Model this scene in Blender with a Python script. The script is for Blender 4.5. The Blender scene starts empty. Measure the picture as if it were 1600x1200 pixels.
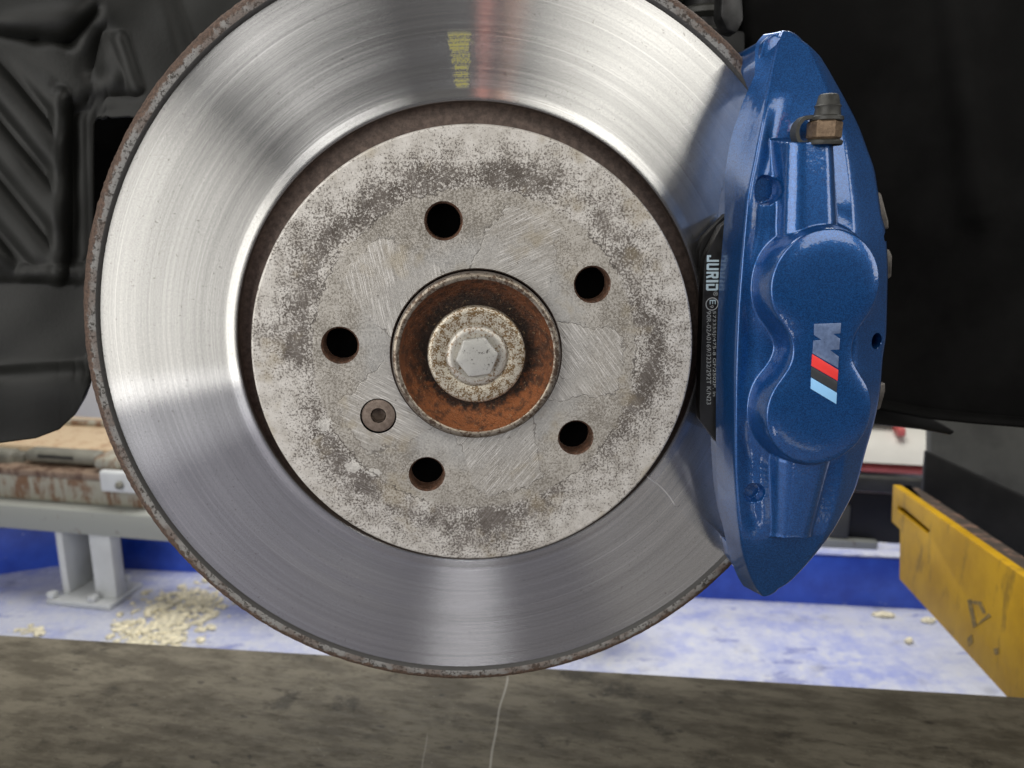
import bpy, bmesh, math, random
import numpy as np
from mathutils import Vector, Matrix
from mathutils.geometry import delaunay_2d_cdt
R = math.radians
random.seed(4)
rng = np.random.default_rng(7)
SC = bpy.context.scene
COL = SC.collection

# ------------------------------------------------------------------ camera
CAM = np.array([-9.65, -314.70, 57.58])                 # mm, wheel axle at the origin, y away, z up
RIGHT = np.array([0.99700528, -0.07733348, 0.0])
DOWN = np.array([-0.01678967, -0.21645721, -0.97614773])
FWD = np.array([0.0754889, 0.97322444, -0.21710739])
cd = bpy.data.cameras.new('camera')
cam = bpy.data.objects.new('camera', cd)
COL.objects.link(cam)
mm = Matrix(((RIGHT[0], -DOWN[0], -FWD[0], CAM[0] / 1000), (RIGHT[1], -DOWN[1], -FWD[1], CAM[1] / 1000),
             (RIGHT[2], -DOWN[2], -FWD[2], CAM[2] / 1000), (0, 0, 0, 1)))
cam.matrix_world = mm
cd.sensor_width = 36
cd.lens = 27.0
cd.clip_start = 0.01
cd.clip_end = 60
cd.dof.use_dof = True
cd.dof.focus_distance = 0.318
cd.dof.aperture_fstop = 14
SC.camera = cam

# ------------------------------------------------------------------ world, lamps, exposure
SC.view_settings.view_transform = 'Standard'
SC.view_settings.look = 'None'
SC.view_settings.exposure = 0
w = bpy.data.worlds.new('World')
SC.world = w
w.use_nodes = True
w.node_tree.nodes['Background'].inputs[0].default_value = (0.96, 0.96, 1.0, 1)
w.node_tree.nodes['Background'].inputs[1].default_value = 0.065


def area(name, loc, target, sx, sy, power, col=(1, 1, 1), spread=180):
    l = bpy.data.lights.new(name, 'AREA')
    l.shape = 'RECTANGLE'
    l.size = sx
    l.size_y = sy
    l.energy = power
    l.color = col
    l.spread = R(spread)
    o = bpy.data.objects.new(name, l)
    COL.objects.link(o)
    o.location = loc
    o.rotation_euler = (Vector(target) - Vector(loc)).to_track_quat('-Z', 'Y').to_euler()
    return o


area('doorway_light', (-1.5, -1.15, 0.12), (0, 0, 0), 1.3, 1.3, 22, (1.0, 0.975, 0.92))
area('skylight_left', (-1.05, -1.05, 1.34), (0, 0, 0), 1.2, 1.0, 17, (1.0, 0.985, 0.96))
area('window_light', (0.88, -1.5, 0.98), (0, 0, 0), 1.15, 1.1, 14.5, (1.0, 0.98, 0.92))
area('doorway_fade_fill', (-1.35, -1.2, -0.62), (0, 0, 0), 1.0, 0.45, 2.6, (0.95, 0.95, 1.0))  # added fill that softens the lower edge of the doorway's light
area('low_warm_light', (0.50, -1.3, -0.85), (0, 0, 0), 0.6, 0.5, 1.0, (1.0, 0.95, 0.78))  # added warm fill for the lower right of the disc, no known source
area('right_light', (1.7, -0.8, 0.40), (0.1, 0, 0), 0.5, 0.8, 5.0, (1.0, 0.98, 0.94))  # added to put highlights on the caliper's right edges
area('low_light', (0.02, -1.3, -0.85), (0, 0, -0.05), 0.11, 0.5, 0.95, (0.96, 0.96, 1.0))  # added strip that makes the narrow bright streak at the disc's bottom
area('added_red_streak', (0.10, -1.25, 1.1), (0, 0, 0), 0.035, 0.5, 0.22, (1.0, 0.36, 0.28))  # added strip that makes a red streak in the disc's top reflection
area('added_amber_streak', (0.21, -1.25, 1.1), (0, 0, 0), 0.05, 0.5, 0.22, (1.0, 0.48, 0.33))  # second added strip, for the reddish streak beside it
area('ceiling_light', (0.3, 1.15, 2.0), (0.1, 1.9, -0.6), 2.2, 1.0, 70, (1.0, 0.98, 0.95))
area('far_ceiling_light', (-0.3, 4.6, 2.2), (0, 4.6, -0.7), 3.0, 1.6, 120, (1.0, 0.98, 0.94))


# ------------------------------------------------------------------ coordinates
def ray(px, py):
    return FWD + RIGHT * (px - 800) / 1200.0 + DOWN * (py - 600) / 1200.0


def at(px, py, z):
    """point of the plane z mm in front of the wheel face, as wheel coords (x right, y up, z to the viewer)"""
    d = ray(px, py)
    s = (-z - CAM[1]) / d[1]
    p = CAM + d * s
    return np.array([p[0], p[2], z])


def W(x, y, z):
    return (x / 1000.0, -z / 1000.0, y / 1000.0)


PSI = R(15)                                             # the workshop stands turned to the steered wheel
E1 = np.array([math.cos(PSI), -math.sin(PSI), 0])
E2 = np.array([math.sin(PSI), math.cos(PSI), 0])
E3 = np.array([0, 0, 1.0])


def G(u, v, z):
    """workshop frame (metres) to world"""
    return tuple(E1 * u + E2 * v + E3 * z)


def hit(px, py, n, c):
    d = ray(px, py)
    o = CAM / 1000
    p = o + d * (c - o @ n) / (d @ n)
    return np.array([p @ E1, p @ E2, p[2]])             # u, v, z


def hit_v(px, py, v): return hit(px, py, E2, v)
def hit_u(px, py, u): return hit(px, py, E1, u)
def hit_z(px, py, z): return hit(px, py, E3, z)


# ------------------------------------------------------------------ object helpers
def link(name, me, mat=None, parent=None, smooth=None):
    o = bpy.data.objects.new(name, me)
    COL.objects.link(o)
    if mat is not None:
        for m in (mat if isinstance(mat, (list, tuple)) else [mat]):
            me.materials.append(m)
    if parent is not None:
        o.parent = parent
    if smooth is not None:
        me.polygons.foreach_set('use_smooth', [True] * len(me.polygons))
        me.set_sharp_from_angle(angle=R(smooth))
    return o


def tag(o, label=None, cat=None, group=None, kind=None):
    if label: o['label'] = label
    if cat: o['category'] = cat
    if group: o['group'] = group
    if kind: o['kind'] = kind
    return o


def empty(name, loc, label, cat, group=None):
    o = bpy.data.objects.new(name, None)
    COL.objects.link(o)
    o.empty_display_size = 0.02
    o['_loc'] = 0
    del o['_loc']
    return tag(o, label, cat, group)


def mesh(name, v, f):
    me = bpy.data.meshes.new(name)
    me.from_pydata([tuple(float(c) for c in p) for p in v], [], f)
    me.update()
    return me


def fixn(me):
    bm = bmesh.new()
    bm.from_mesh(me)
    bmesh.ops.remove_doubles(bm, verts=bm.verts, dist=1e-7)
    bmesh.ops.recalc_face_normals(bm, faces=bm.faces)
    bm.to_mesh(me)
    bm.free()
    return me


def lathe(name, prof, mat, parent=None, seg=180, c=(0, 0), smooth=35, jitter=None, axis='z', cz=0, slots=None):
    """profile of (radius, height) turned about the wheel axis ('z') or an upright axis ('y'), mm"""
    v, f = [], []
    n = len(prof)
    for i in range(seg):
        t = 2 * math.pi * i / seg
        for k, (r, h) in enumerate(prof):
            if jitter is not None:
                r = r + jitter[k] * wob[(i * 3 + k * 17) % len(wob)]
            a, b = r * math.cos(t), r * math.sin(t)
            v.append(W(c[0] + a, c[1] + b, h) if axis == 'z' else W(c[0] + a, h, cz + b))
    for i in range(seg):
        j = (i + 1) % seg
        for k in range(n - 1):
            f.append((i * n + k, j * n + k, j * n + k + 1, i * n + k + 1))
    me = fixn(mesh(name, v, f))
    o = link(name, me, mat, parent, smooth)
    return o


wob = rng.normal(0, 1, 4096)
wob = (wob + np.roll(wob, 1) + np.roll(wob, 2)) / 1.7


def fill2d(outer, holes, full=False):
    pts, edges = [], []
    for loop in [outer] + list(holes):
        b = len(pts)
        pts += [Vector((float(p[0]), float(p[1]))) for p in loop]
        edges += [(b + i, b + (i + 1) % len(loop)) for i in range(len(loop))]
    r = delaunay_2d_cdt(pts, edges, [], 0, 1e-6)
    vs, fs = [(p.x, p.y) for p in r[0]], r[2]

    def inside(p, loop):
        c = False
        j = len(loop) - 1
        for i in range(len(loop)):
            if (loop[i][1] > p[1]) != (loop[j][1] > p[1]) and \
               p[0] < (loop[j][0] - loop[i][0]) * (p[1] - loop[i][1]) / (loop[j][1] - loop[i][1]) + loop[i][0]:
                c = not c
            j = i
        return c
    keep = []
    for t in fs:
        q = (sum(vs[i][0] for i in t) / len(t), sum(vs[i][1] for i in t) / len(t))
        if inside(q, outer) and not any(inside(q, h) for h in holes):
            keep.append(tuple(t))
    src = {}
    for oi, ins in enumerate(r[3]):
        for k in ins:
            src[k] = oi
    return (vs, keep, src) if full else (vs, keep)


def plate(name, outer, holes, to3, d0, d1, mat, parent=None, bevel=0, smooth=30, segs=2):
    """flat piece with holes: the 2-D outline is carried to 3-D by to3(a, b, depth)"""
    vs, fs, src = fill2d(outer, holes, True)
    v = [to3(a, b, d0) for a, b in vs] + [to3(a, b, d1) for a, b in vs]
    n = len(vs)
    f = [t for t in fs] + [tuple(i + n for i in reversed(t)) for t in fs]
    base = 0
    for loop in [outer] + list(holes):
        for i in range(len(loop)):
            ia, ib = src.get(base + i), src.get(base + (i + 1) % len(loop))
            if ia is not None and ib is not None and ia != ib:
                f.append((ia, ib, ib + n, ia + n))
        base += len(loop)
    me = fixn(mesh(name, v, f))
    o = link(name, me, mat, parent)
    if bevel:
        bm = bmesh.new()
        bm.from_mesh(me)
        bmesh.ops.dissolve_limit(bm, angle_limit=0.01, verts=bm.verts, edges=bm.edges)
        es = [e for e in bm.edges if len(e.link_faces) == 2 and e.calc_face_angle(0) > 0.5]
        bmesh.ops.bevel(bm, geom=es, offset=bevel, segments=segs, profile=0.5, affect='EDGES')
        bm.to_mesh(me)
        bm.free()
    me.polygons.foreach_set('use_smooth', [True] * len(me.polygons))
    me.set_sharp_from_angle(angle=R(smooth))
    return o


def wheel_plate(name, pix, z0, z1, mat, parent=None, bevel=0, holes=()):
    """a plate lying square to the axle, its outline measured on the plane z0"""
    o2 = [tuple(at(x, y, z0)[:2]) for x, y in pix]
    h2 = [[tuple(at(x, y, z0)[:2]) for x, y in h] for h in holes]
    return plate(name, o2, h2, lambda a, b, d: W(a, b, d), z0, z1, mat, parent, bevel / 1000)


def gbox(name, u0, u1, v0, v1, z0, z1, mat, parent=None, bevel=0.004, segs=2):
    v = [G(u, vv, z) for u in (u0, u1) for vv in (v0, v1) for z in (z0, z1)]
    f = [(0, 1, 3, 2), (4, 6, 7, 5), (0, 4, 5, 1), (2, 3, 7, 6), (0, 2, 6, 4), (1, 5, 7, 3)]
    me = mesh(name, v, f)
    bm = bmesh.new()
    bm.from_mesh(me)
    bmesh.ops.recalc_face_normals(bm, faces=bm.faces)
    if bevel:
        bmesh.ops.bevel(bm, geom=list(bm.edges), offset=bevel, segments=segs, profile=0.5, affect='EDGES')
    bm.to_mesh(me)
    bm.free()
    return link(name, me, mat, parent, 40)


# ------------------------------------------------------------------ materials
class NT:
    def __init__(s, name):
        s.m = bpy.data.materials.new(name)
        s.m.use_nodes = True
        s.t = s.m.node_tree
        s.b = s.t.nodes['Principled BSDF']

    def n(s, typ, **kw):
        nd = s.t.nodes.new(typ)
        for k, v in kw.items():
            setattr(nd, k, v)
        return nd

    def L(s, a, b):
        s.t.links.new(a, b)

    def val(s, sock, v):
        if isinstance(v, bpy.types.NodeSocket):
            s.L(v, sock)
        else:
            sock.default_value = v

    def math(s, op, a, b=0.0, c=0.0, clamp=False):
        nd = s.n('ShaderNodeMath', operation=op, use_clamp=clamp)
        s.val(nd.inputs[0], a)
        s.val(nd.inputs[1], b)
        s.val(nd.inputs[2], c)
        return nd.outputs[0]

    def step(s, x, lo, hi):
        nd = s.n('ShaderNodeMapRange', interpolation_type='SMOOTHSTEP')
        s.val(nd.inputs[0], x)
        s.val(nd.inputs[1], lo)
        s.val(nd.inputs[2], hi)
        return nd.outputs[0]

    def lin(s, x, a, b, c, d):
        nd = s.n('ShaderNodeMapRange')
        for i, q in enumerate((x, a, b, c, d)):
            s.val(nd.inputs[i], q)
        return nd.outputs[0]

    def mix(s, fac, a, b, mode='MIX'):
        nd = s.n('ShaderNodeMix', data_type='RGBA', blend_type=mode)
        s.val(nd.inputs[0], fac)
        for k, q in ((6, a), (7, b)):
            if isinstance(q, tuple):
                q = tuple(q) + (1,) if len(q) == 3 else q
            s.val(nd.inputs[k], q)
        return nd.outputs[2]

    def coord(s):
        """object coordinates in millimetres (objects sit at the world origin)"""
        tc = s.n('ShaderNodeTexCoord')
        vm = s.n('ShaderNodeVectorMath', operation='SCALE')
        s.L(tc.outputs['Object'], vm.inputs[0])
        vm.inputs[3].default_value = 1000
        return vm.outputs[0]

    def xyz(s, v):
        nd = s.n('ShaderNodeSeparateXYZ')
        s.L(v, nd.inputs[0])
        return nd.outputs

    def vec(s, x, y, z):
        nd = s.n('ShaderNodeCombineXYZ')
        for i, q in enumerate((x, y, z)):
            s.val(nd.inputs[i], q)
        return nd.outputs[0]

    def scale(s, v, k):
        nd = s.n('ShaderNodeVectorMath', operation='MULTIPLY')
        s.L(v, nd.inputs[0])
        nd.inputs[1].default_value = k if isinstance(k, tuple) else (k, k, k)
        return nd.outputs[0]

    def add(s, a, b):
        nd = s.n('ShaderNodeVectorMath', operation='ADD')
        s.val(nd.inputs[0], a)
        s.val(nd.inputs[1], b)
        return nd.outputs[0]

    def noise(s, v, scale=1.0, detail=3.0, rough=0.55, dist=0.0, col=False):
        nd = s.n('ShaderNodeTexNoise')
        s.L(v, nd.inputs['Vector'])
        nd.inputs['Scale'].default_value = scale
        nd.inputs['Detail'].default_value = detail
        nd.inputs['Roughness'].default_value = rough
        nd.inputs['Distortion'].default_value = dist
        return nd.outputs[1 if col else 0]

    def voro(s, v, scale=1.0, feature='F1'):
        nd = s.n('ShaderNodeTexVoronoi', feature=feature)
        s.L(v, nd.inputs['Vector'])
        nd.inputs['Scale'].default_value = scale
        return nd.outputs

    def bump(s, h, strength=0.3, dist=0.0005, prev=None):
        nd = s.n('ShaderNodeBump')
        s.L(h, nd.inputs['Height'])
        nd.inputs['Strength'].default_value = strength
        nd.inputs['Distance'].default_value = dist
        if prev is not None:
            s.L(prev, nd.inputs['Normal'])
        s.L(nd.outputs[0], s.b.inputs['Normal'])
        return nd.outputs[0]

    def set(s, **kw):
        for k, v in kw.items():
            k = {'base': 'Base Color', 'rough': 'Roughness', 'metal': 'Metallic', 'coat': 'Coat Weight',
                 'coatr': 'Coat Roughness', 'aniso': 'Anisotropic', 'spec': 'Specular IOR Level'}.get(k, k)
            if isinstance(v, tuple) and len(v) == 3:
                v = v + (1,)
            s.val(s.b.inputs[k], v)
        return s

    def radius(s, v):
        """distance from the axle, and angle about it"""
        x, y, z = s.xyz(v)
        r = s.math('SQRT', s.math('ADD', s.math('MULTIPLY', x, x), s.math('MULTIPLY', z, z)))
        return r, s.math('ARCTAN2', z, x), x, z


def plain(name, base, rough=0.5, metal=0.0, var=0.25, scale=0.05, bump=0.0, **kw):
    t = NT(name)
    v = t.coord()
    n = t.noise(v, scale, 5, 0.6)
    dark = tuple(c * (1 - var) for c in base)
    light = tuple(min(1, c * (1 + var)) for c in base)
    t.set(base=t.mix(t.step(n, 0.3, 0.7), dark, light), rough=t.lin(n, 0.3, 0.7, max(0.02, rough - 0.08), rough + 0.08), metal=metal, **kw)
    if bump:
        t.bump(t.noise(v, scale * 12, 4), bump, 0.0006)
    return t.m


PALE_LINE = (tuple(at(1008, 743, -26)[:2]), tuple(at(1056, 792, -26)[:2]))


def m_friction():
    t = NT('brushed_iron')
    v = t.coord()
    r, th, x, z = t.radius(v)
    rv = t.vec(r, t.math('MULTIPLY', t.math('DIVIDE', x, r), 2.2), t.math('MULTIPLY', t.math('DIVIDE', z, r), 2.2))
    fine = t.noise(t.scale(rv, (2.6, 0.35, 0.35)), 1, 3, 0.6)
    mid = t.noise(t.scale(rv, (0.75, 0.4, 0.4)), 1, 3, 0.6)
    wide = t.noise(t.scale(rv, (0.12, 0.2, 0.2)), 1, 2, 0.5)
    line = t.step(t.noise(t.scale(rv, (1.1, 0.5, 0.5)), 1, 1, 0.4), 0.66, 0.72)
    grain = t.noise(v, 1.3, 2, 0.6)
    pit = t.step(t.noise(v, 0.9, 2, 0.5), 0.70, 0.74)
    c = t.mix(t.step(mid, 0.3, 0.7), (0.53, 0.525, 0.515), (0.62, 0.615, 0.60))
    c = t.mix(t.math('MULTIPLY', t.step(grain, 0.35, 0.7), 0.35), c, (0.40, 0.39, 0.38))
    c = t.mix(t.math('MULTIPLY', pit, 0.55), c, (0.16, 0.14, 0.12))
    c = t.mix(t.math('MULTIPLY', line, 0.35), c, (0.78, 0.775, 0.76))
    rough = t.math('ADD', t.lin(fine, 0.3, 0.7, 0.212, 0.250), t.lin(wide, 0.3, 0.7, -0.015, 0.015))
    # yellow wedge-shaped reflection painted into the disc colour
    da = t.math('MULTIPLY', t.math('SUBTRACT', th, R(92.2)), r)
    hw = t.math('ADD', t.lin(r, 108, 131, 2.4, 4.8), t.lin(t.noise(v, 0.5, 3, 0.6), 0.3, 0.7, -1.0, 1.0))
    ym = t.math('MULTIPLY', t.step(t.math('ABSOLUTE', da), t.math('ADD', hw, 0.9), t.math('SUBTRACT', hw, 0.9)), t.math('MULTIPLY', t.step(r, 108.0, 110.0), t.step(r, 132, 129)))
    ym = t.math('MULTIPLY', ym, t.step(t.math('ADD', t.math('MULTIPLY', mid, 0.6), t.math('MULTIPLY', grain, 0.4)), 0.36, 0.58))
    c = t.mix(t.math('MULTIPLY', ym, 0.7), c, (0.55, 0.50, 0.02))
    # one pale curved line running outwards at the lower right
    (ax, ay), (bx, by) = PALE_LINE
    ln = math.hypot(bx - ax, by - ay)
    ex, ey = (bx - ax) / ln, (by - ay) / ln
    px_, py_ = t.math('SUBTRACT', x, ax), t.math('SUBTRACT', z, ay)
    al = t.math('ADD', t.math('MULTIPLY', px_, ex), t.math('MULTIPLY', py_, ey))
    ac = t.math('ADD', t.math('MULTIPLY', px_, -ey), t.math('MULTIPLY', py_, ex))
    sag = t.math('MULTIPLY', t.math('MULTIPLY', al, t.math('SUBTRACT', ln, al)), 0.012)
    sm = t.step(t.math('ABSOLUTE', t.math('SUBTRACT', ac, sag)), 0.55, 0.15)
    sm = t.math('MULTIPLY', sm, t.math('MULTIPLY', t.step(al, -0.3, 0.3), t.step(al, ln + 1.5, ln - 3)))
    tan = t.n('ShaderNodeTangent', direction_type='RADIAL', axis='Y')
    bn = t.n('ShaderNodeBump')
    t.L(fine, bn.inputs['Height'])
    bn.inputs['Strength'].default_value = 0.012
    bn.inputs['Distance'].default_value = 0.0004
    gl = t.n('ShaderNodeBsdfAnisotropic', distribution='BECKMANN')
    t.L(c, gl.inputs['Color'])
    t.L(rough, gl.inputs['Roughness'])
    gl.inputs['Anisotropy'].default_value = 0.79
    t.L(tan.outputs[0], gl.inputs['Tangent'])
    t.L(bn.outputs[0], gl.inputs['Normal'])
    # fines and rust film scatter softly, as do the pale line and painted yellow wedge
    t.set(base=t.mix(sm, c, (0.85, 0.84, 0.82)), rough=0.42, metal=0.6)
    mx = t.n('ShaderNodeMixShader')
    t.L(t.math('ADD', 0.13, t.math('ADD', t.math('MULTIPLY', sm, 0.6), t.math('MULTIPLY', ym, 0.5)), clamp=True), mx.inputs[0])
    t.L(gl.outputs[0], mx.inputs[1])
    t.L(t.b.outputs[0], mx.inputs[2])
    t.L(mx.outputs[0], t.t.nodes['Material Output'].inputs['Surface'])
    return t.m


def m_lip():
    """worn edge of the disc: dark step, pitted grey band, rust outside"""
    t = NT('rusty_disc_edge')
    v = t.coord()
    r, th, x, z = t.radius(v)
    nz = t.noise(v, 0.35, 4, 0.65)
    rr = t.math('ADD', r, t.lin(nz, 0.2, 0.8, -1.9, 1.9))
    grey = t.mix(t.step(t.math('ADD', t.math('MULTIPLY', t.noise(v, 0.8, 3, 0.65), 0.7), t.math('MULTIPLY', t.noise(t.add(v, (9, 2, 4)), 0.22, 2, 0.5), 0.3)), 0.40, 0.50), (0.05, 0.045, 0.04), (0.24, 0.235, 0.225))
    side = t.step(t.math('ADD', t.math('MULTIPLY', z, 0.8), t.math('MULTIPLY', x, -0.25)), -60, 60)
    rust = t.mix(t.step(t.noise(v, 0.8, 4, 0.7), 0.3, 0.7), (0.055, 0.036, 0.027), (0.145, 0.092, 0.066))
    c = t.mix(t.step(rr, 164.6, 165.6), grey, rust)
    c = t.mix(t.math('MULTIPLY', t.step(t.noise(v, 0.09, 2, 0.5), 0.45, 0.6), 0.6), c, rust)
    c = t.mix(t.step(r, 162.6, 162.3), c, (0.06, 0.058, 0.056))
    t.set(base=c, rough=0.6, metal=0.25)
    t.bump(t.noise(v, 1.2, 4, 0.7), 0.8, 0.0008)
    return t.m


WHITES = [(at(px, py, 0)[0], at(px, py, 0)[1], a, b) for px, py, a, b in ((507, 664, 3.4, 3.2), (553, 728, 4.2, 3.0), (585, 738, 3.0, 2.0))]


def m_hat():
    t = NT('corroded_hat_metal')
    v = t.coord()
    r, th, x, z = t.radius(v)
    warp = t.noise(v, 0.10, 3, 0.6)
    warp2 = t.noise(t.add(v, (37, 11, 5)), 0.35, 3, 0.6)
    ra = t.math('ADD', r, t.lin(warp, 0.25, 0.75, -4, 4))
    # five wheel-spoke imprints lying between the bolt holes
    ph = R(103.06 + 36)
    k = t.math('DIVIDE', t.math('SUBTRACT', th, ph), 2 * math.pi / 5)
    kk = t.math('ROUND', k)
    loc = t.math('MULTIPLY', t.math('SUBTRACT', k, kk), 2 * math.pi / 5)
    arc = t.math('MULTIPLY', t.math('ABSOLUTE', t.math('ADD', loc, t.lin(warp, 0.25, 0.75, -0.07, 0.07))), r)
    wid = t.math('SUBTRACT', 17.0, t.math('MULTIPLY', t.math('SUBTRACT', r, 40), 0.18))
    d1 = t.math('SUBTRACT', arc, wid)
    rad = t.math('ADD', r, t.lin(warp2, 0.25, 0.75, -1.5, 1.5))
    d2 = t.math('SUBTRACT', rad, 62)
    pd = t.math('SMOOTH_MAX', d1, d2, 4.0)
    pd = t.math('ADD', pd, t.lin(warp2, 0.25, 0.75, -0.35, 0.35))
    pad = t.step(pd, 1.0, -1.0)
    gate = t.step(t.noise(t.add(v, (9, 80, 3)), 0.06, 2, 0.5), 0.40, 0.52)
    pline = t.math('MULTIPLY', t.math('MULTIPLY', t.step(t.math('ABSOLUTE', pd), 0.5, 0.05), 0.7), gate)
    ring = t.math('MULTIPLY', t.step(t.math('ABSOLUTE', t.math('SUBTRACT', rad, 67.5)), 0.5, 0.12),
                  t.step(t.noise(t.add(v, (50, 1, 33)), 0.035, 2, 0.5), 0.42, 0.55))
    # speckle of white bloom over brown
    s1 = t.noise(v, 1.05, 2, 0.7)
    s2 = t.noise(t.add(v, (5, 5, 91)), 0.16, 4, 0.6)
    s3 = t.noise(t.add(v, (25, 5, 9)), 0.45, 4, 0.7)
    big = t.noise(t.add(v, (71, 2, 1)), 0.030, 3, 0.55)
    outer = t.step(rad, 66.0, 68.5)
    s4 = t.noise(t.add(v, (31, 7, 2)), 2.3, 2, 0.6)
    s1 = t.math('ADD', t.math('MULTIPLY', s1, 0.62), t.math('MULTIPLY', s4, 0.38))
    q = t.math('ADD', s1, t.lin(s2, 0.3, 0.7, -0.035, 0.035))
    q = t.math('ADD', q, t.lin(s3, 0.3, 0.7, -0.03, 0.03))
    q = t.math('ADD', q, t.lin(big, 0.3, 0.7, -0.06, 0.04))
    # a dark ring of old dirt where the wheel rim sat
    ringd = t.math('MULTIPLY', t.step(t.math('ABSOLUTE', t.math('SUBTRACT', ra, 73.5)), 7, 1.5), t.lin(big, 0.60, 0.38, 0.01, 0.14))
    ringd = t.math('MULTIPLY', ringd, t.lin(s3, 0.3, 0.65, 1.25, 0.35))
    q = t.math('SUBTRACT', q, t.math('MULTIPLY', ringd, outer))
    q = t.math('ADD', q, t.math('MULTIPLY', t.step(r, 80, 90), 0.05))
    spk = t.step(q, 0.41, 0.545)
    brown = t.mix(t.step(warp, 0.35, 0.65), (0.105, 0.089, 0.076), (0.165, 0.145, 0.127))
    pale = t.mix(t.step(s2, 0.3, 0.7), (0.475, 0.448, 0.405), (0.63, 0.605, 0.565))
    c = t.mix(spk, brown, pale)
    # inside the rim line: even, slightly tan metal; cooler near the hub
    tan = t.mix(t.step(q, 0.34, 0.62), (0.235, 0.213, 0.178), (0.445, 0.418, 0.372))
    c = t.mix(t.math('MULTIPLY', t.math('SUBTRACT', 1.0, outer), 0.8), c, tan)
    inner = t.math('MULTIPLY', t.step(ra, 54, 41), 0.6)
    c = t.mix(inner, c, (0.425, 0.425, 0.415))
    c = t.mix(t.math('MULTIPLY', pad, 0.5), c, (0.43, 0.412, 0.38))
    for (wx, wy, rx, ry) in WHITES:
        e = t.math('ADD', t.math('POWER', t.math('DIVIDE', t.math('SUBTRACT', x, wx), rx), 2.0), t.math('POWER', t.math('DIVIDE', t.math('SUBTRACT', z, wy), ry), 2.0))
        e = t.math('ADD', e, t.lin(s3, 0.3, 0.7, -0.7, 0.7))
        c = t.mix(t.math('MULTIPLY', t.step(t.math('ADD', e, t.lin(s1, 0.3, 0.7, 0.9, -0.6)), 1.3, 0.6), 0.7), c, (0.70, 0.68, 0.63))
    # wire-brush scratches, turned a different way in each imprint
    wn = t.n('ShaderNodeTexWhiteNoise', noise_dimensions='1D')
    t.L(kk, wn.inputs['W'])
    ang = t.math('ADD', t.math('MULTIPLY', kk, 1.35), 0.2)
    rot = t.n('ShaderNodeVectorRotate', rotation_type='AXIS_ANGLE')
    rot.inputs['Axis'].default_value = (0, 1, 0)
    t.L(v, rot.inputs['Vector'])
    t.L(ang, rot.inputs['Angle'])
    sc = t.noise(t.scale(rot.outputs[0], (2.3, 1, 0.09)), 1, 3, 0.6)
    sc2 = t.noise(t.scale(rot.outputs[0], (0.11, 1, 1.8)), 1, 2, 0.6)
    smask = t.step(t.noise(t.add(v, (13, 4, 60)), 0.045, 3, 0.6), 0.30, 0.52)
    sm = t.math('MULTIPLY', t.math('ADD', t.math('MULTIPLY', pad, 0.8), 0.25), t.math('ADD', t.math('MULTIPLY', smask, 0.85), 0.15), clamp=True)
    c = t.mix(t.math('MULTIPLY', t.step(sc, 0.5, 0.66), t.math('MULTIPLY', sm, 0.75)), c, (0.74, 0.72, 0.69))
    c = t.mix(t.math('MULTIPLY', t.step(sc, 0.46, 0.30), t.math('MULTIPLY', sm, 0.6)), c, (0.17, 0.15, 0.13))
    c = t.mix(t.math('MULTIPLY', t.step(sc2, 0.62, 0.72), 0.28), c, (0.75, 0.73, 0.70))
    # yellow-grey stain, dark flecks, outlines
    c = t.mix(t.math('MULTIPLY', t.step(t.noise(t.add(v, (3, 44, 8)), 0.05, 3, 0.6), 0.56, 0.70), 0.45), c, (0.34, 0.285, 0.19))
    fl = t.step(t.noise(t.add(v, (8, 8, 8)), 0.55, 3, 0.6), 0.66, 0.72)
    c = t.mix(t.math('MULTIPLY', fl, 0.6), c, (0.09, 0.075, 0.06))
    ln = t.math('MAXIMUM', pline, ring)
    c = t.mix(t.math('MULTIPLY', ln, 0.8), c, (0.07, 0.06, 0.05))
    t.set(base=c, rough=t.lin(spk, 0, 1, 0.40, 0.55), metal=0.45, spec=0.4)
    h = t.math('ADD', t.math('MULTIPLY', s1, 0.5), t.math('MULTIPLY', sc, t.math('MULTIPLY', sm, 0.6)))
    h = t.math('SUBTRACT', h, t.math('MULTIPLY', ln, 0.5))
    t.bump(h, 0.55, 0.0006)
    return t.m


def m_rust(name, a, b, metal=0.2, rough=0.7, sc=0.35, fleck=None):
    t = NT(name)
    v = t.coord()
    n = t.noise(v, sc, 5, 0.7)
    c = t.mix(t.step(n, 0.32, 0.68), a, b)
    if fleck:
        c = t.mix(t.math('MULTIPLY', t.step(t.noise(t.add(v, (4, 9, 2)), sc * 3, 3, 0.6), 0.58, 0.68), 0.7), c, fleck)
    t.set(base=c, rough=rough, metal=metal)
    t.bump(t.noise(v, sc * 4, 5, 0.7), 0.6, 0.0006)
    return t.m


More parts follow.
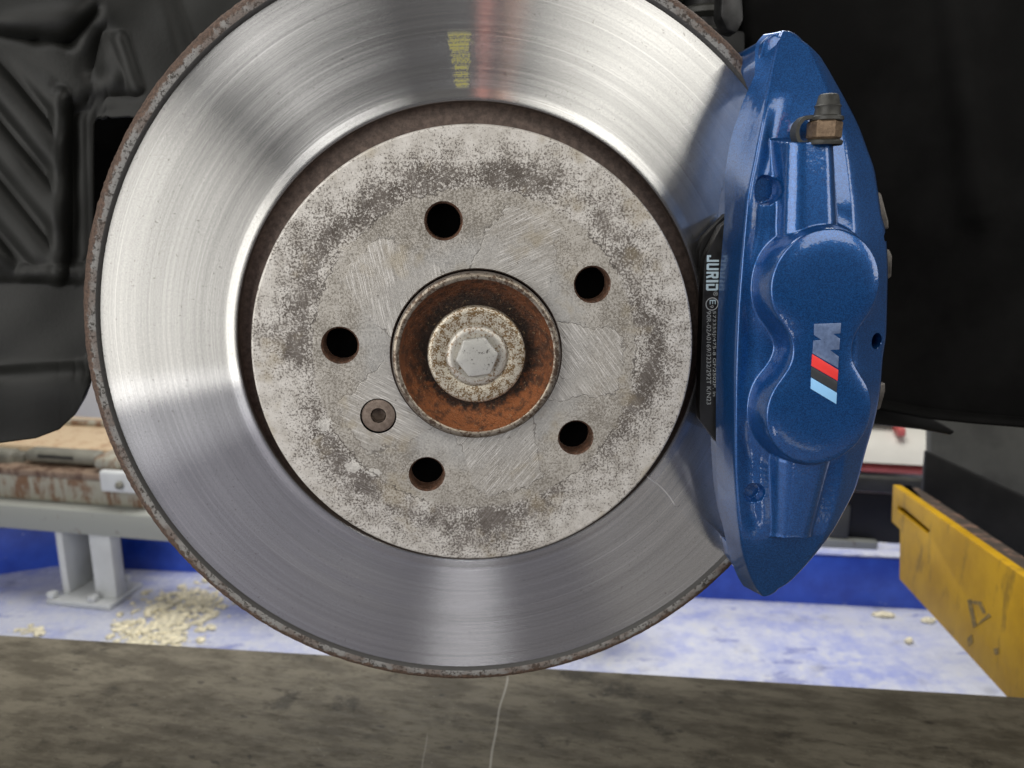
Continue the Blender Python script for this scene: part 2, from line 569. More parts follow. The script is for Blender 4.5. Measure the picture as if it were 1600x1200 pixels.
def m_bowl():
    """rusty dish of the hub: near black round the washer, orange towards the rim and below"""
    t = NT('hub_rust')
    v = t.coord()
    r, th, x, z = t.radius(v)
    n = t.noise(v, 0.3, 5, 0.7)
    rr = t.math('ADD', r, t.lin(n, 0.25, 0.75, -4, 4))
    c = t.mix(t.step(rr, 22, 31), (0.020, 0.012, 0.008), (0.19, 0.066, 0.024))
    c = t.mix(t.math('MULTIPLY', t.step(t.noise(v, 0.7, 4, 0.7), 0.5, 0.7), 0.6), c, (0.085, 0.035, 0.018))
    low = t.step(t.math('SUBTRACT', t.lin(n, 0.2, 0.8, -9, 9), z), 2, 22)
    c = t.mix(t.math('MULTIPLY', low, t.math('MULTIPLY', t.step(rr, 22, 27), 0.75)), c, (0.34, 0.115, 0.036))
    c = t.mix(t.math('MULTIPLY', t.step(t.noise(t.add(v, (1, 3, 9)), 0.22, 5, 0.7), 0.46, 0.62), 0.75), c, (0.035, 0.018, 0.011))
    c = t.mix(t.math('MULTIPLY', t.step(t.noise(t.add(v, (4, 3, 2)), 0.8, 4, 0.7), 0.60, 0.68), 0.6), c, (0.40, 0.28, 0.16))
    t.set(base=c, rough=0.48, metal=0.15)
    t.bump(t.noise(v, 0.9, 4, 0.7), 1.0, 0.0016)
    return t.m


def m_speck(name, pale, dark, thr=0.5, scale=1.2, metal=0.6, rough=0.42):
    t = NT(name)
    v = t.coord()
    n = t.noise(v, scale, 4, 0.7)
    n2 = t.noise(t.add(v, (6, 1, 8)), scale * 0.22, 3, 0.6)
    q = t.math('ADD', n, t.lin(n2, 0.3, 0.7, -0.10, 0.10))
    t.set(base=t.mix(t.step(q, thr - 0.06, thr + 0.05), dark, pale), rough=rough, metal=metal)
    t.bump(n, 0.35, 0.0005)
    return t.m


def m_paint():
    t = NT('metallic_blue_paint')
    v = t.coord()
    fl = t.voro(v, 3.2)
    fr = t.n('ShaderNodeSeparateColor')
    t.L(fl['Color'], fr.inputs[0])
    c = t.mix(t.step(fr.outputs[0], 0.0, 1.0), (0.004, 0.043, 0.16), (0.010, 0.094, 0.31))
    t.set(base=c, rough=0.36, metal=0.6, coat=1.0, coatr=0.025, spec=0.5)
    t.b.inputs['Coat IOR'].default_value = 1.5
    nd = t.n('ShaderNodeBump')
    t.L(t.noise(v, 0.42, 3, 0.55), nd.inputs['Height'])
    nd.inputs['Strength'].default_value = 0.16
    nd.inputs['Distance'].default_value = 0.0006
    t.L(nd.outputs[0], t.b.inputs['Coat Normal'])
    return t.m


def m_plastic(name, base, rough=0.5, bump=0.25, spec=0.25):
    t = NT(name)
    v = t.coord()
    dust = t.noise(v, 0.012, 4, 0.6)
    c = t.mix(t.step(dust, 0.4, 0.7), base, tuple(q * 1.7 + 0.004 for q in base))
    sp = t.step(t.noise(t.add(v, (3, 7, 1)), 0.12, 4, 0.7), 0.70, 0.80)
    c = t.mix(t.math('MULTIPLY', sp, 0.25), c, tuple(q * 3 + 0.02 for q in base))
    t.set(base=c, rough=t.lin(dust, 0.3, 0.7, rough - 0.07, rough + 0.12), spec=spec)
    t.bump(t.noise(v, 0.5, 3, 0.6), bump, 0.0004)
    return t.m


def m_floor():
    t = NT('worn_blue_floor_paint')
    v = t.coord()
    n = t.noise(v, 0.004, 5, 0.62)
    n2 = t.noise(t.add(v, (300, 40, 0)), 0.02, 5, 0.7)
    q = t.math('ADD', n, t.lin(n2, 0.3, 0.7, -0.16, 0.16))
    st = t.noise(t.scale(v, (0.006, 0.022, 0.01)), 1, 5, 0.7)
    q = t.math('ADD', t.math('MULTIPLY', q, 0.6), t.math('MULTIPLY', st, 0.4))
    c = t.mix(t.step(q, 0.28, 0.58), (0.28, 0.33, 0.67), (0.59, 0.61, 0.70))
    c = t.mix(t.math('MULTIPLY', t.step(st, 0.60, 0.64), 0.55), c, (0.10, 0.13, 0.42))
    c = t.mix(t.math('MULTIPLY', t.step(n2, 0.56, 0.70), 0.6), c, (0.66, 0.66, 0.64))
    c = t.mix(t.math('MULTIPLY', t.step(t.noise(v, 0.011, 4, 0.6), 0.58, 0.72), 0.45), c, (0.20, 0.20, 0.24))
    t.set(base=c, rough=t.lin(n2, 0.3, 0.7, 0.14, 0.4))
    t.bump(n2, 0.15, 0.001)
    return t.m


def m_kerb():
    t = NT('blue_gloss_paint')
    v = t.coord()
    n = t.noise(v, 0.013, 5, 0.65)
    c = t.mix(t.step(n, 0.3, 0.7), (0.015, 0.055, 0.42), (0.035, 0.105, 0.60))
    sp = t.step(t.noise(t.scale(v, (0.018, 0.018, 0.05)), 1, 5, 0.7), 0.66, 0.72)
    c = t.mix(t.math('MULTIPLY', sp, 0.7), c, (0.55, 0.58, 0.66))
    t.set(base=c, rough=0.35)
    return t.m


def m_deck():
    """dirty grey lift deck with oil stains and smears along its length"""
    t = NT('dirty_grey_deck')
    v = t.coord()
    rot = t.n('ShaderNodeVectorRotate', rotation_type='AXIS_ANGLE')
    rot.inputs['Axis'].default_value = (0, 0, 1)
    rot.inputs['Angle'].default_value = PSI
    t.L(v, rot.inputs['Vector'])
    q = rot.outputs[0]
    n = t.noise(t.scale(q, (0.016, 0.05, 0.03)), 1, 6, 0.7)
    n2 = t.noise(t.scale(q, (0.06, 0.17, 0.1)), 1, 5, 0.72)
    n3 = t.noise(t.add(q, (120, 33, 0)), 0.018, 5, 0.68)
    c = t.mix(t.step(n, 0.38, 0.62), (0.070, 0.060, 0.042), (0.138, 0.122, 0.090))
    c = t.mix(t.math('MULTIPLY', t.step(n2, 0.52, 0.66), 0.42), c, (0.030, 0.025, 0.016))
    c = t.mix(t.math('MULTIPLY', t.step(n3, 0.56, 0.68), 0.65), c, (0.011, 0.009, 0.006))
    spots = t.voro(t.add(t.scale(q, (0.03, 0.05, 0.03)), t.scale(t.noise(q, 0.08, 2, 0.5, col=True), 0.5)))
    c = t.mix(t.math('MULTIPLY', t.step(spots['Distance'], 0.13, 0.06), 0.55), c, (0.012, 0.010, 0.008))
    c = t.mix(t.math('MULTIPLY', t.step(t.noise(q, 0.45, 2, 0.5), 0.71, 0.75), 0.5), c, (0.25, 0.24, 0.2))
    # two pale scuffs left across the deck
    x, y, z = t.xyz(q)
    wig = t.lin(t.noise(q, 0.012, 1, 0.5), 0.3, 0.7, -3, 3)
    for (x0, y0, sl, wd, ya, yb, st) in SCUFFS:
        dx = t.math('ABSOLUTE', t.math('ADD', t.math('SUBTRACT', t.math('SUBTRACT', x, x0), t.math('MULTIPLY', t.math('SUBTRACT', y, y0), sl)), wig))
        mk = t.math('MULTIPLY', t.step(dx, wd, wd * 0.4), t.math('MULTIPLY', t.step(y, ya - 6, ya + 2), t.step(y, yb + 6, yb - 2)))
        c = t.mix(t.math('MULTIPLY', mk, st), c, (0.42, 0.41, 0.37))
    t.set(base=c, rough=t.lin(n2, 0.3, 0.7, 0.5, 0.7), spec=0.2)
    t.bump(n2, 0.3, 0.0012)
    return t.m


def m_girder(name, base, rust, amount=0.5):
    t = NT(name)
    v = t.coord()
    n = t.noise(t.scale(v, (0.05, 0.05, 0.010)), 1, 5, 0.7)
    n2 = t.noise(v, 0.03, 5, 0.7)
    q = t.math('ADD', t.math('MULTIPLY', n, 0.6), t.math('MULTIPLY', n2, 0.4))
    c = t.mix(t.step(q, 0.62 - amount * 0.25, 0.70 - amount * 0.2), base, rust)
    c = t.mix(t.math('MULTIPLY', t.step(n2, 0.60, 0.7), 0.5), c, tuple(k * 0.35 for k in rust))
    t.set(base=c, rough=0.55)
    return t.m


def m_yellow():
    t = NT('worn_yellow_paint')
    v = t.coord()
    n = t.noise(v, 0.012, 5, 0.65)
    c = t.mix(t.step(n, 0.3, 0.7), (0.42, 0.235, 0.003), (0.56, 0.325, 0.006))
    d = t.noise(t.scale(v, (0.03, 0.03, 0.012)), 1, 5, 0.7)
    c = t.mix(t.math('MULTIPLY', t.step(d, 0.54, 0.68), 0.5), c, (0.07, 0.048, 0.015))
    t.set(base=c, rough=0.5, spec=0.2)
    return t.m


M = dict(
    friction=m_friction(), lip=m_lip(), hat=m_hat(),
    wall=m_rust('dark_cast_rust', (0.062, 0.044, 0.036), (0.135, 0.098, 0.080), 0.2, 0.6),
    hole=m_rust('hole_rust', (0.05, 0.026, 0.016), (0.15, 0.075, 0.045), 0.3, 0.5, 0.5, (0.28, 0.24, 0.2)),
    dark=plain('black_void', (0.003, 0.003, 0.003), 0.9, spec=0.0),
    bowl=m_bowl(),
    spigot=m_speck('hub_rim_steel', (0.27, 0.235, 0.19), (0.10, 0.07, 0.05), 0.48, 0.6, 0.7, 0.38),
    spigot_wall=m_rust('hub_wall_steel', (0.085, 0.07, 0.06), (0.17, 0.14, 0.12), 0.4, 0.45),
    washer=m_speck('pitted_gold_steel', (0.56, 0.52, 0.43), (0.17, 0.105, 0.045), 0.49, 1.7, 0.55, 0.38),
    bolt=m_speck('bolt_steel', (0.50, 0.48, 0.43), (0.22, 0.15, 0.09), 0.45, 0.9, 0.5, 0.42),
    bolt_top=m_speck('bolt_top_steel', (0.48, 0.475, 0.445), (0.05, 0.042, 0.035), 0.36, 1.1, 0.5, 0.40),
    screw=m_rust('brown_screw_steel', (0.13, 0.098, 0.078), (0.215, 0.17, 0.14), 0.5, 0.45, 0.5),
    blue=m_paint(),
    rubber=plain('dark_rubber', (0.028, 0.028, 0.024), 0.5, 0, 0.3, 0.3, 0.15),
    nut=m_rust('brown_nut_steel', (0.13, 0.088, 0.055), (0.235, 0.165, 0.105), 0.55, 0.5),
    clip=plain('dull_clip_steel', (0.11, 0.10, 0.09), 0.5, 0.7, 0.3, 0.4),
    silver=plain('silver_grey_print', (0.135, 0.195, 0.34), 0.35, 0.3, 0.15, 0.6, coat=0.6),
    red=plain('red_print', (0.80, 0.045, 0.04), 0.4, 0, 0.03),
    black=plain('charcoal_print', (0.035, 0.038, 0.042), 0.4, 0, 0.05),
    pale_blue=plain('pale_blue_print', (0.27, 0.55, 0.87), 0.4, 0, 0.03),
    pad=plain('black_pad_paint', (0.006, 0.006, 0.006), 0.4, 0, 0.3, 0.3, 0.1),
    lining=plain('dark_friction_lining', (0.018, 0.016, 0.014), 0.85, 0, 0.4, 0.8, 0.5),
    print_blue=plain('pale_print', (0.46, 0.58, 0.63), 0.5, 0, 0.1),
    print_grey=plain('grey_print', (0.36, 0.38, 0.38), 0.5, 0, 0.1),
    liner=m_plastic('grey_black_plastic', (0.0075, 0.0078, 0.0068), 0.5),
    liner_black=m_plastic('black_felt_plastic', (0.0028, 0.0027, 0.0025), 0.85, spec=0.12),
    tray=m_plastic('black_tray_plastic', (0.007, 0.007, 0.007), 0.45),
    inner=plain('inner_wing_black', (0.0015, 0.0015, 0.0015), 0.9, spec=0.0),
    floor=m_floor(), kerb=m_kerb(),
    frame=m_girder('pale_grey_frame_paint', (0.33, 0.34, 0.31), (0.20, 0.16, 0.11), 0.15),
    girder=m_girder('rusty_pale_girder_paint', (0.36, 0.345, 0.28), (0.20, 0.11, 0.06), 0.62),
    rusty=m_girder('rusty_flange', (0.24, 0.17, 0.12), (0.10, 0.055, 0.035), 0.6),
    tan=m_girder('rust_worn_deck', (0.55, 0.42, 0.27), (0.42, 0.27, 0.16), 0.5),
    cover=plain('grey_green_cover_paint', (0.17, 0.165, 0.135), 0.5, 0, 0.3, 0.02),
    post=plain('white_post_paint', (0.66, 0.68, 0.68), 0.45, 0, 0.1, 0.01),
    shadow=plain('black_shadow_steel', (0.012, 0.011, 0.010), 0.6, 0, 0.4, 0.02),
    tray_grey=plain('dark_grey_paint', (0.04, 0.04, 0.036), 0.55, 0, 0.25, 0.02),
    rust_dark=m_girder('dark_worn_edge', (0.045, 0.032, 0.022), (0.16, 0.09, 0.06), 0.5),
    decal=plain('faded_dark_print', (0.20, 0.13, 0.02), 0.6, 0, 0.6, 0.2),
    yellow=m_yellow(),
    concrete=plain('grey_concrete', (0.075, 0.075, 0.066), 0.8, 0, 0.3, 0.012, 0.2),
    carwhite=plain('white_car_paint', (0.75, 0.73, 0.66), 0.25, 0, 0.06, 0.004, coat=0.8),
    carred=plain('red_car_trim', (0.55, 0.12, 0.11), 0.4, 0, 0.15, 0.01),
    wallpaint=plain('white_wall_paint', (0.80, 0.78, 0.74), 0.7, 0, 0.06, 0.002),
    chips=plain('cream_granules', (0.74, 0.68, 0.50), 0.8, 0, 0.35, 0.12),
)

# ================================================================== workshop setting
FLOOR = -0.74
RUN = -0.330                                            # top of the near lift runway


def gmesh(name, pts, faces, mat, parent=None, smooth=None):
    return link(name, fixn(mesh(name, [G(*p) for p in pts], faces)), mat, parent, smooth)


def sheet(name, u0, u1, v0, v1, z, mat, thick=0.05):
    o = gbox(name, u0, u1, v0, v1, z - thick, z, mat, None, 0)
    return tag(o, kind='structure')


post_base = hit_z(130, 938, FLOOR)
V0 = post_base[1]
sheet('floor', -7, 7, -0.30, 9, FLOOR, M['floor'])
sheet('unseen_grey_floor', -7, 7, -6, -0.301, FLOOR, plain('unseen_floor_lavender_grey', (0.27, 0.27, 0.35), 0.5, 0, 0.2, 0.004))  # unseen floor behind the camera, its tone chosen for the disc's reflections
wl = gbox('workshop_wall', -7, 7, 8.0, 8.2, FLOOR, 3.2, M['wallpaint'], None, 0)
tag(wl, kind='structure')

wc = gbox('white_backdrop', hit_v(-500, 600, V0 + 0.9)[0], hit_v(500, 600, V0 + 0.9)[0], V0 + 0.9, V0 + 1.3, FLOOR, 0.6, M['wallpaint'], None, 0.01)  # added white block standing in for the bright background behind the lift
tag(wc, 'added white block standing in for the bright background, glimpsed between the left liner corner and the disc edge', 'backdrop')

# the blue kerb behind the frame: a straight run and a return towards the left
kr = hit_z(1300, 945, FLOOR)
kl = hit_z(280, 893, FLOOR)
KV = kr[1]
kdir = (kl - kr) / np.hypot(*(kl - kr)[:2])


def kline(px, py):
    """u, v where the kerb face is seen at this pixel"""
    nrm = E1 * -kdir[1] + E2 * kdir[0]
    return hit(px, py, nrm, -kdir[1] * kr[0] + kdir[0] * kr[1])


ktop = kline(1300, 869)[2]
kA = kline(92, 880)
kB = kr - kdir * 2.5
kn = np.array([kdir[1], -kdir[0], 0])
kn = kn if kn[1] > 0 else -kn
kC = kA - kdir * -0.9 - kn * 0.5
kC2 = kC + kdir * 0.1
kp = [tuple(q[:2]) for q in (kA, kB, kB + kn * 0.03, kA + kn * 0.03 + kdir * 0.06, kC2 + kdir * 0.05, kC)]
kb = plate('blue_kerb', kp, [], lambda a, b, d: G(a, b, d), FLOOR - 0.02, ktop, M['kerb'], None, 0.006)
tag(kb, kind='structure')
kcen = np.mean(np.array(kp), 0)
kt = plate('kerb_top', kp, [], lambda a, b, d: G(a, b, d), ktop + 0.002, ktop + 0.005, M['floor'])
tag(kt, kind='structure')

# far lift frame -----------------------------------------------------------
FV = V0 - 0.02                                          # front face of the frame
fr = empty('vehicle_lift', None, 'pale grey steel vehicle lift with a rusty girder on the blue floor', 'vehicle lift')


def zat(px, py, v): return hit_v(px, py, v)[2]
def uat(px, py, v): return hit_v(px, py, v)[0]


z_ct, z_cb = zat(100, 796, FV), zat(100, 834, FV)       # channel top and bottom
uL, uR = -3.0, uat(1000, 850, FV)
gbox('channel_beam', uL, uR, FV, FV + 0.10, z_cb, z_ct, M['frame'], fr, 0.006)
z_gt = zat(60, 733, FV + 0.03)
gbox('girder', uL, uat(232, 760, FV + 0.03), FV + 0.03, FV + 0.13, z_ct + 0.001, z_gt - 0.014, M['girder'], fr, 0.005)
gbox('girder_flange', uL, uat(232, 760, FV + 0.03), FV + 0.022, FV + 0.14, z_gt - 0.014, z_gt, M['rusty'], fr, 0.003)
z_d = zat(60, 702, FV + 0.06)
gbox('cover', uat(36, 712, FV + 0.05), uat(148, 712, FV + 0.05), FV + 0.05, FV + 0.12, zat(60, 724, FV + 0.05), z_d - 0.001, M['cover'], fr, 0.010, 3)
gbox('cover_slot', uat(58, 712, FV + 0.046), uat(112, 712, FV + 0.046), FV + 0.046, FV + 0.049, zat(80, 716, FV + 0.046), zat(80, 712, FV + 0.046), M['shadow'], fr, 0.001)
gbox('cover', uat(-60, 720, FV + 0.05), uat(16, 718, FV + 0.05), FV + 0.05, FV + 0.12, zat(0, 729, FV + 0.05), z_d - 0.008, M['cover'], fr, 0.008, 3)
gbox('cover_link', uat(18, 720, FV + 0.06), uat(35, 720, FV + 0.06), FV + 0.06, FV + 0.11, zat(26, 729, FV + 0.06), z_d - 0.012, M['cover'], fr, 0.006, 3)
gbox('roller', uat(149, 722, FV + 0.04), uat(192, 722, FV + 0.04), FV + 0.03, FV + 0.10, zat(170, 736, FV + 0.03), zat(170, 716, FV + 0.03), M['girder'], fr, 0.010, 3)
lt = gbox('latch_plate', uat(153, 750, FV + 0.01), uat(222, 750, FV + 0.01), FV + 0.012, FV + 0.028, zat(180, 771, FV + 0.01), zat(180, 738, FV + 0.01), M['post'], fr, 0.006, 3)
kc = hit_v(182, 761, FV)
bm = bmesh.new()
bmesh.ops.create_icosphere(bm, subdivisions=3, radius=0.008)
me = bpy.data.meshes.new('latch_knob')
bm.to_mesh(me)
bm.free()
me.transform(Matrix.Translation(Vector(G(kc[0], FV + 0.008, kc[2]))))
link('latch_knob', me, M['cover'], fr, 60)
dkv = hit_z(150, 652, z_d)[1]
gbox('deck', uL, uat(240, 690, FV + 0.08), FV + 0.08, dkv, z_d - 0.03, z_d, M['tan'], fr, 0.003)
gbox('deck_rib', uL, uat(240, 690, FV + 0.30), FV + 0.08 + 0.5 * (dkv - FV), FV + 0.10 + 0.5 * (dkv - FV), z_d + 0.0005, z_d + 0.012, M['girder'], fr, 0.003)
# the post
pw0, pw1 = uat(92, 880, V0), uat(184, 880, V0)
gbox('post_flange', pw0, pw0 + 0.016, V0, V0 + 0.11, FLOOR + 0.012, z_cb - 0.001, M['post'], fr, 0.002)
gbox('post_web', pw0 + 0.0165, uat(145, 880, V0), V0 + 0.075, V0 + 0.09, FLOOR + 0.012, z_cb - 0.001, M['shadow'], fr, 0.001)  # web coloured near black for the shade between the white flanges
gbox('post_flange', uat(144, 880, V0), uat(177, 880, V0), V0 - 0.002, V0 + 0.03, FLOOR + 0.012, z_cb - 0.001, M['post'], fr, 0.003)
bp = gbox('base_plate', uat(72, 938, V0 - 0.03), uat(186, 930, V0), V0 - 0.03, V0 + 0.075, FLOOR + 0.001, FLOOR + 0.012, M['post'], fr, 0.002)
for (px, py) in ((82, 928), (146, 934), (196, 903)):
    c = hit_z(px, py, FLOOR + 0.02)
    b = gbox('anchor_bolt', c[0] - 0.009, c[0] + 0.009, c[1] - 0.009, c[1] + 0.009, FLOOR + 0.0125, FLOOR + 0.026, M['post'], fr, 0.004)

# dark machine base on a pale plinth behind the kerb, right of the caliper
mb = empty('machine_base', None, 'black machine base on a pale plinth behind the blue kerb, between caliper and yellow beam', 'machine base')
BV = KV + 0.22
gbox('plinth', uat(1180, 855, BV), uat(1372, 855, BV), BV, BV + 0.2, zat(1300, 880, BV), zat(1300, 843, BV), M['frame'], mb, 0.004)
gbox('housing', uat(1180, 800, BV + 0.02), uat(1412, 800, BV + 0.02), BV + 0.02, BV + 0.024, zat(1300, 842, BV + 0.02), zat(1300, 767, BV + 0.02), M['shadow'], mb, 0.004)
gbox('end_plate', uat(1300, 810, BV), uat(1329, 810, BV), BV + 0.005, BV + 0.018, zat(1300, 842, BV), zat(1300, 790, BV), M['concrete'], mb, 0.003)
gbox('top_rail', uat(1180, 755, BV), uat(1470, 755, BV), BV, BV + 0.025, zat(1300, 766, BV), zat(1300, 743, BV), M['tray_grey'], mb, 0.004)

# near lift runway ---------------------------------------------------------
dA, dB_ = hit_z(0, 990, RUN), hit_z(1600, 1087, RUN)
ddir = (dB_ - dA) / np.hypot(*(dB_ - dA)[:2])
dn = np.array([ddir[1], -ddir[0], 0])
dn = dn if dn[1] < 0 else -dn
sc1a, sc1b = hit_z(790, 1058, RUN), hit_z(764, 1200, RUN)
sc2a, sc2b = hit_z(667, 1150, RUN), hit_z(659, 1210, RUN)


def scuff(a, b, wd, st):
    a, b = np.array(a) * 1000, np.array(b) * 1000
    return (a[0], a[1], (b[0] - a[0]) / (b[1] - a[1]), wd, min(a[1], b[1]), max(a[1], b[1]), st)


SCUFFS = [scuff(sc1a, sc1b, 1.1, 0.5), scuff(sc2a, sc2b, 0.9, 0.2)]
rn = empty('lift_runway', None, 'dirty grey lift runway with oil stains and a pale scuff, lying below the disc', 'lift runway')
def dbox(name, a, b, n0, n1, z0, z1, mat, bev):
    q = [dA + ddir * a + dn * n0, dA + ddir * b + dn * n0, dA + ddir * b + dn * n1, dA + ddir * a + dn * n1]
    return plate(name, [tuple(k[:2]) for k in q], [], lambda u_, v_, d: G(u_, v_, d), z0, z1, mat, rn, bev, segs=3)


dbox('deck', -2.2, 2.6, 0.0, 0.50, RUN - 0.02, RUN, m_deck(), 0.004)
dbox('side_rail', -2.2, 2.6, 0.02, 0.06, RUN - 0.15, RUN - 0.0205, M['concrete'], 0.004)
dbox('side_rail', -2.2, 2.6, 0.44, 0.48, RUN - 0.15, RUN - 0.0205, M['concrete'], 0.004)

# yellow jack beam ---------------------------------------------------------
yb = empty('jack_beam', None, 'worn yellow steel jack beam with a black slot, at the right below the caliper', 'jack beam')
YU = hit_v(1400, 830, FV - 0.15)[0]


def ypl(l): return [tuple(hit_u(x, y, YU)[1:]) for x, y in l]


yo = ypl([(1395, 757), (1393, 815), (1406, 828), (1405, 905), (1640, 1163), (1640, 930)])
yh = ypl([(1403, 790), (1402, 796), (1448, 833), (1453, 829), (1412, 794)])
plate('side_plate', yo, [yh], lambda a, b, d: G(d, a, b), YU, YU + 0.012, M['yellow'], yb, 0.0012)
ytop = [yo[0], yo[5]]
dvz = np.array(yo[5]) - np.array(yo[0])
q = [(yo[0][0], yo[0][1]), (yo[5][0], yo[5][1])]
gmesh('top_flange', [(YU + 0.013, q[0][0] + 0.004, q[0][1] - 0.016), (YU + 0.036, q[0][0] + 0.004, q[0][1] - 0.016), (YU + 0.036, q[1][0], q[1][1] - 0.016), (YU + 0.013, q[1][0], q[1][1] - 0.016),
                     (YU + 0.013, q[0][0] + 0.004, q[0][1] - 0.004), (YU + 0.036, q[0][0] + 0.004, q[0][1] - 0.004), (YU + 0.036, q[1][0], q[1][1] - 0.004), (YU + 0.013, q[1][0], q[1][1] - 0.004)],
      [(0, 1, 2, 3), (4, 5, 6, 7), (0, 1, 5, 4), (2, 3, 7, 6), (1, 2, 6, 5), (0, 3, 7, 4)], M['rust_dark'], yb)
for dl in ([(1512, 938), (1518, 936), (1527, 978), (1521, 981)], [(1521, 981), (1527, 976), (1546, 958), (1549, 963)], [(1516, 938), (1534, 940), (1541, 958), (1536, 959), (1530, 945), (1517, 943)], [(1512, 998), (1519, 991), (1521, 1004), (1514, 1010)], [(1553, 1014), (1560, 1012), (1561, 1022), (1555, 1023)]):
    plate('worn_decal', ypl(dl), [], lambda a, b, d: G(d, a, b), YU - 0.0006, YU + 0.002, M['decal'], yb, 0)
gbox('slot_backing', YU + 0.0125, YU + 0.02, min(p[0] for p in yh) - 0.02, max(p[0] for p in yh) + 0.02, min(p[1] for p in yh) - 0.012, max(p[1] for p in yh) + 0.008, M['dark'], yb, 0)

# black slab above the beam and the grey pillar behind it
SV = FV - 0.05
so = [tuple(hit_v(x, y, SV)[[0, 2]]) for x, y in ((1447, 705), (1660, 803), (1660, 1010), (1560, 900), (1440, 800), (1443, 762))]
sb = plate('black_slab', so, [], lambda a, b, d: G(a, d, b), SV, SV + 0.012, M['tray'], None, 0.003)
tag(sb, 'matt black slab with a sloping top edge above the yellow beam', 'slab')
so = [tuple(hit_v(x, y, SV + 0.2)[[0, 2]]) for x, y in ((1455, 520), (1760, 520), (1760, 1050), (1560, 880), (1455, 790))]
gp = plate('grey_panel', so, [], lambda a, b, d: G(a, d, b), SV + 0.2, SV + 0.23, M['concrete'], None, 0.002)
tag(gp, 'dull grey upright panel in shade at the right edge under the black liner', 'panel')

# a white car far behind, seen between caliper and pillar --------------------
CV = 1.95
cr = empty('parked_car', None, 'white car with a red lower trim, blurred in the gap right of the caliper', 'car')
cu0, cu1 = uat(1180, 700, CV), uat(1480, 700, CV)
zt, zm, zb, zk = zat(1380, 668, CV), zat(1380, 700, CV), zat(1380, 724, CV), zat(1380, 741, CV)


def ext(name, prof, u0, u1, mat, parent, smooth=35):
    n = len(prof)
    v = [(u, a, b) for u in (u0, u1) for a, b in prof]
    f = [tuple(range(n)), tuple(range(n, 2 * n))] + [(i, (i + 1) % n, n + (i + 1) % n, n + i) for i in range(n)]
    return gmesh(name, v, f, mat, parent, smooth)


ext('body', [(CV + 0.02, zb), (CV - 0.03, zb + 0.02), (CV - 0.05, zm - 0.03), (CV - 0.03, zm), (CV, zm + 0.03), (CV + 0.02, zt - 0.02), (CV + 0.06, zt), (CV + 1.5, zt), (CV + 1.5, zb)], cu0, cu1, M['carwhite'], cr, 50)
ext('lower_trim', [(CV + 0.02, zb - 0.002), (CV - 0.02, zb - 0.01), (CV - 0.015, zk + 0.01), (CV + 0.02, zk), (CV + 1.4, zk), (CV + 1.4, zb - 0.002)], cu0, cu1, M['carred'], cr)
gbox('window_band', cu0 + 0.1, uat(1402, 665, CV), CV + 0.02, CV + 0.055, zt + 0.001, zt + 0.25, M['shadow'], cr, 0.01)
lc = hit_v(1408, 675, CV - 0.01)
gbox('tail_lamp', lc[0] - 0.011, lc[0] + 0.011, CV - 0.02, CV + 0.04, lc[2] - 0.012, lc[2] + 0.012, M['carred'], cr, 0.006, 3)
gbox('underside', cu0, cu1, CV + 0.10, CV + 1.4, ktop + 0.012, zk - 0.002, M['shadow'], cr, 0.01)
for uu in (cu0 + 0.35, cu1 + 0.6):
    v, f = [], []
    for i in range(32):
        a = 2 * math.pi * i / 32
        for (rr, dv) in ((0.15, 0.02), (0.30, 0.0), (0.33, 0.03), (0.33, 0.2)):
            v.append((uu + rr * math.cos(a), CV + 0.05 + dv, ktop + 0.34 + rr * math.sin(a)))
    for i in range(32):
        j = (i + 1) % 32
        for k in range(3):
            f.append((i * 4 + k, j * 4 + k, j * 4 + k + 1, i * 4 + k + 1))
    gmesh('wheel', v, f, M['rubber'], cr, 50)

# cream granules on the floor (nobody could count them)
bm = bmesh.new()
ctr = [(265, 962, 55, 34, 330), (205, 985, 30, 14, 60), (315, 935, 40, 22, 110), (48, 986, 22, 5, 26), (240, 1002, 60, 12, 120)]
for (cx, cy, sx, sy, n) in ctr:
    for i in range(n):
        px, py = random.gauss(cx, sx * 0.5), random.gauss(cy, sy * 0.5)
        p = hit_z(px, py, FLOOR)
        s = min(0.011, 0.0016 + random.expovariate(1 / 0.0028))
        r = bmesh.ops.create_icosphere(bm, subdivisions=1, radius=s)
        mt = Matrix.Translation(Vector(G(p[0], p[1], FLOOR + s * 0.35))) @ Matrix.Rotation(random.uniform(0, 6), 4, 'Z') @ Matrix.Diagonal((random.uniform(0.7, 2.2), random.uniform(0.6, 1.5), random.uniform(0.25, 0.6), 1))
        bmesh.ops.transform(bm, matrix=mt, verts=r['verts'])
me = bpy.data.meshes.new('absorbent_granules')
bm.to_mesh(me)
bm.free()
g = link('absorbent_granules', me, M['chips'])
tag(g, 'scattered cream absorbent granules on the blue floor left of the disc', 'granules', kind='stuff')
for i, (px, py, ln, lab) in enumerate(((1382, 963, 0.052, 'cream wood chip lying on the floor nearest the yellow beam'), (1450, 972, 0.034, 'small pale chip touching the lower edge of the yellow beam'), (1420, 1004, 0.018, 'tiny grey chip on the pale floor left of the yellow beam'))):
    p = hit_z(px, py, FLOOR)
    bmv = bmesh.new()
    bmesh.ops.create_icosphere(bmv, subdivisions=2, radius=1)
    for vv in bmv.verts:
        k = 1 + 0.22 * math.sin(vv.co.x * 5 + i) * math.cos(vv.co.y * 4 + 2 * i) + random.gauss(0, 0.07)
        q = vv.co * k
        vv.co = Vector(G(p[0] + q.x * ln * 0.42 + q.y * 0.004, p[1] + q.y * 0.009, FLOOR + 0.004 + max(-0.7, q.z) * 0.006))
    me = bpy.data.meshes.new('floor_chip')
    bmv.to_mesh(me)
    bmv.free()
    o = link('floor_chip', me, M['chips'])
    tag(o, lab, 'chip', 'chips on the workshop floor')

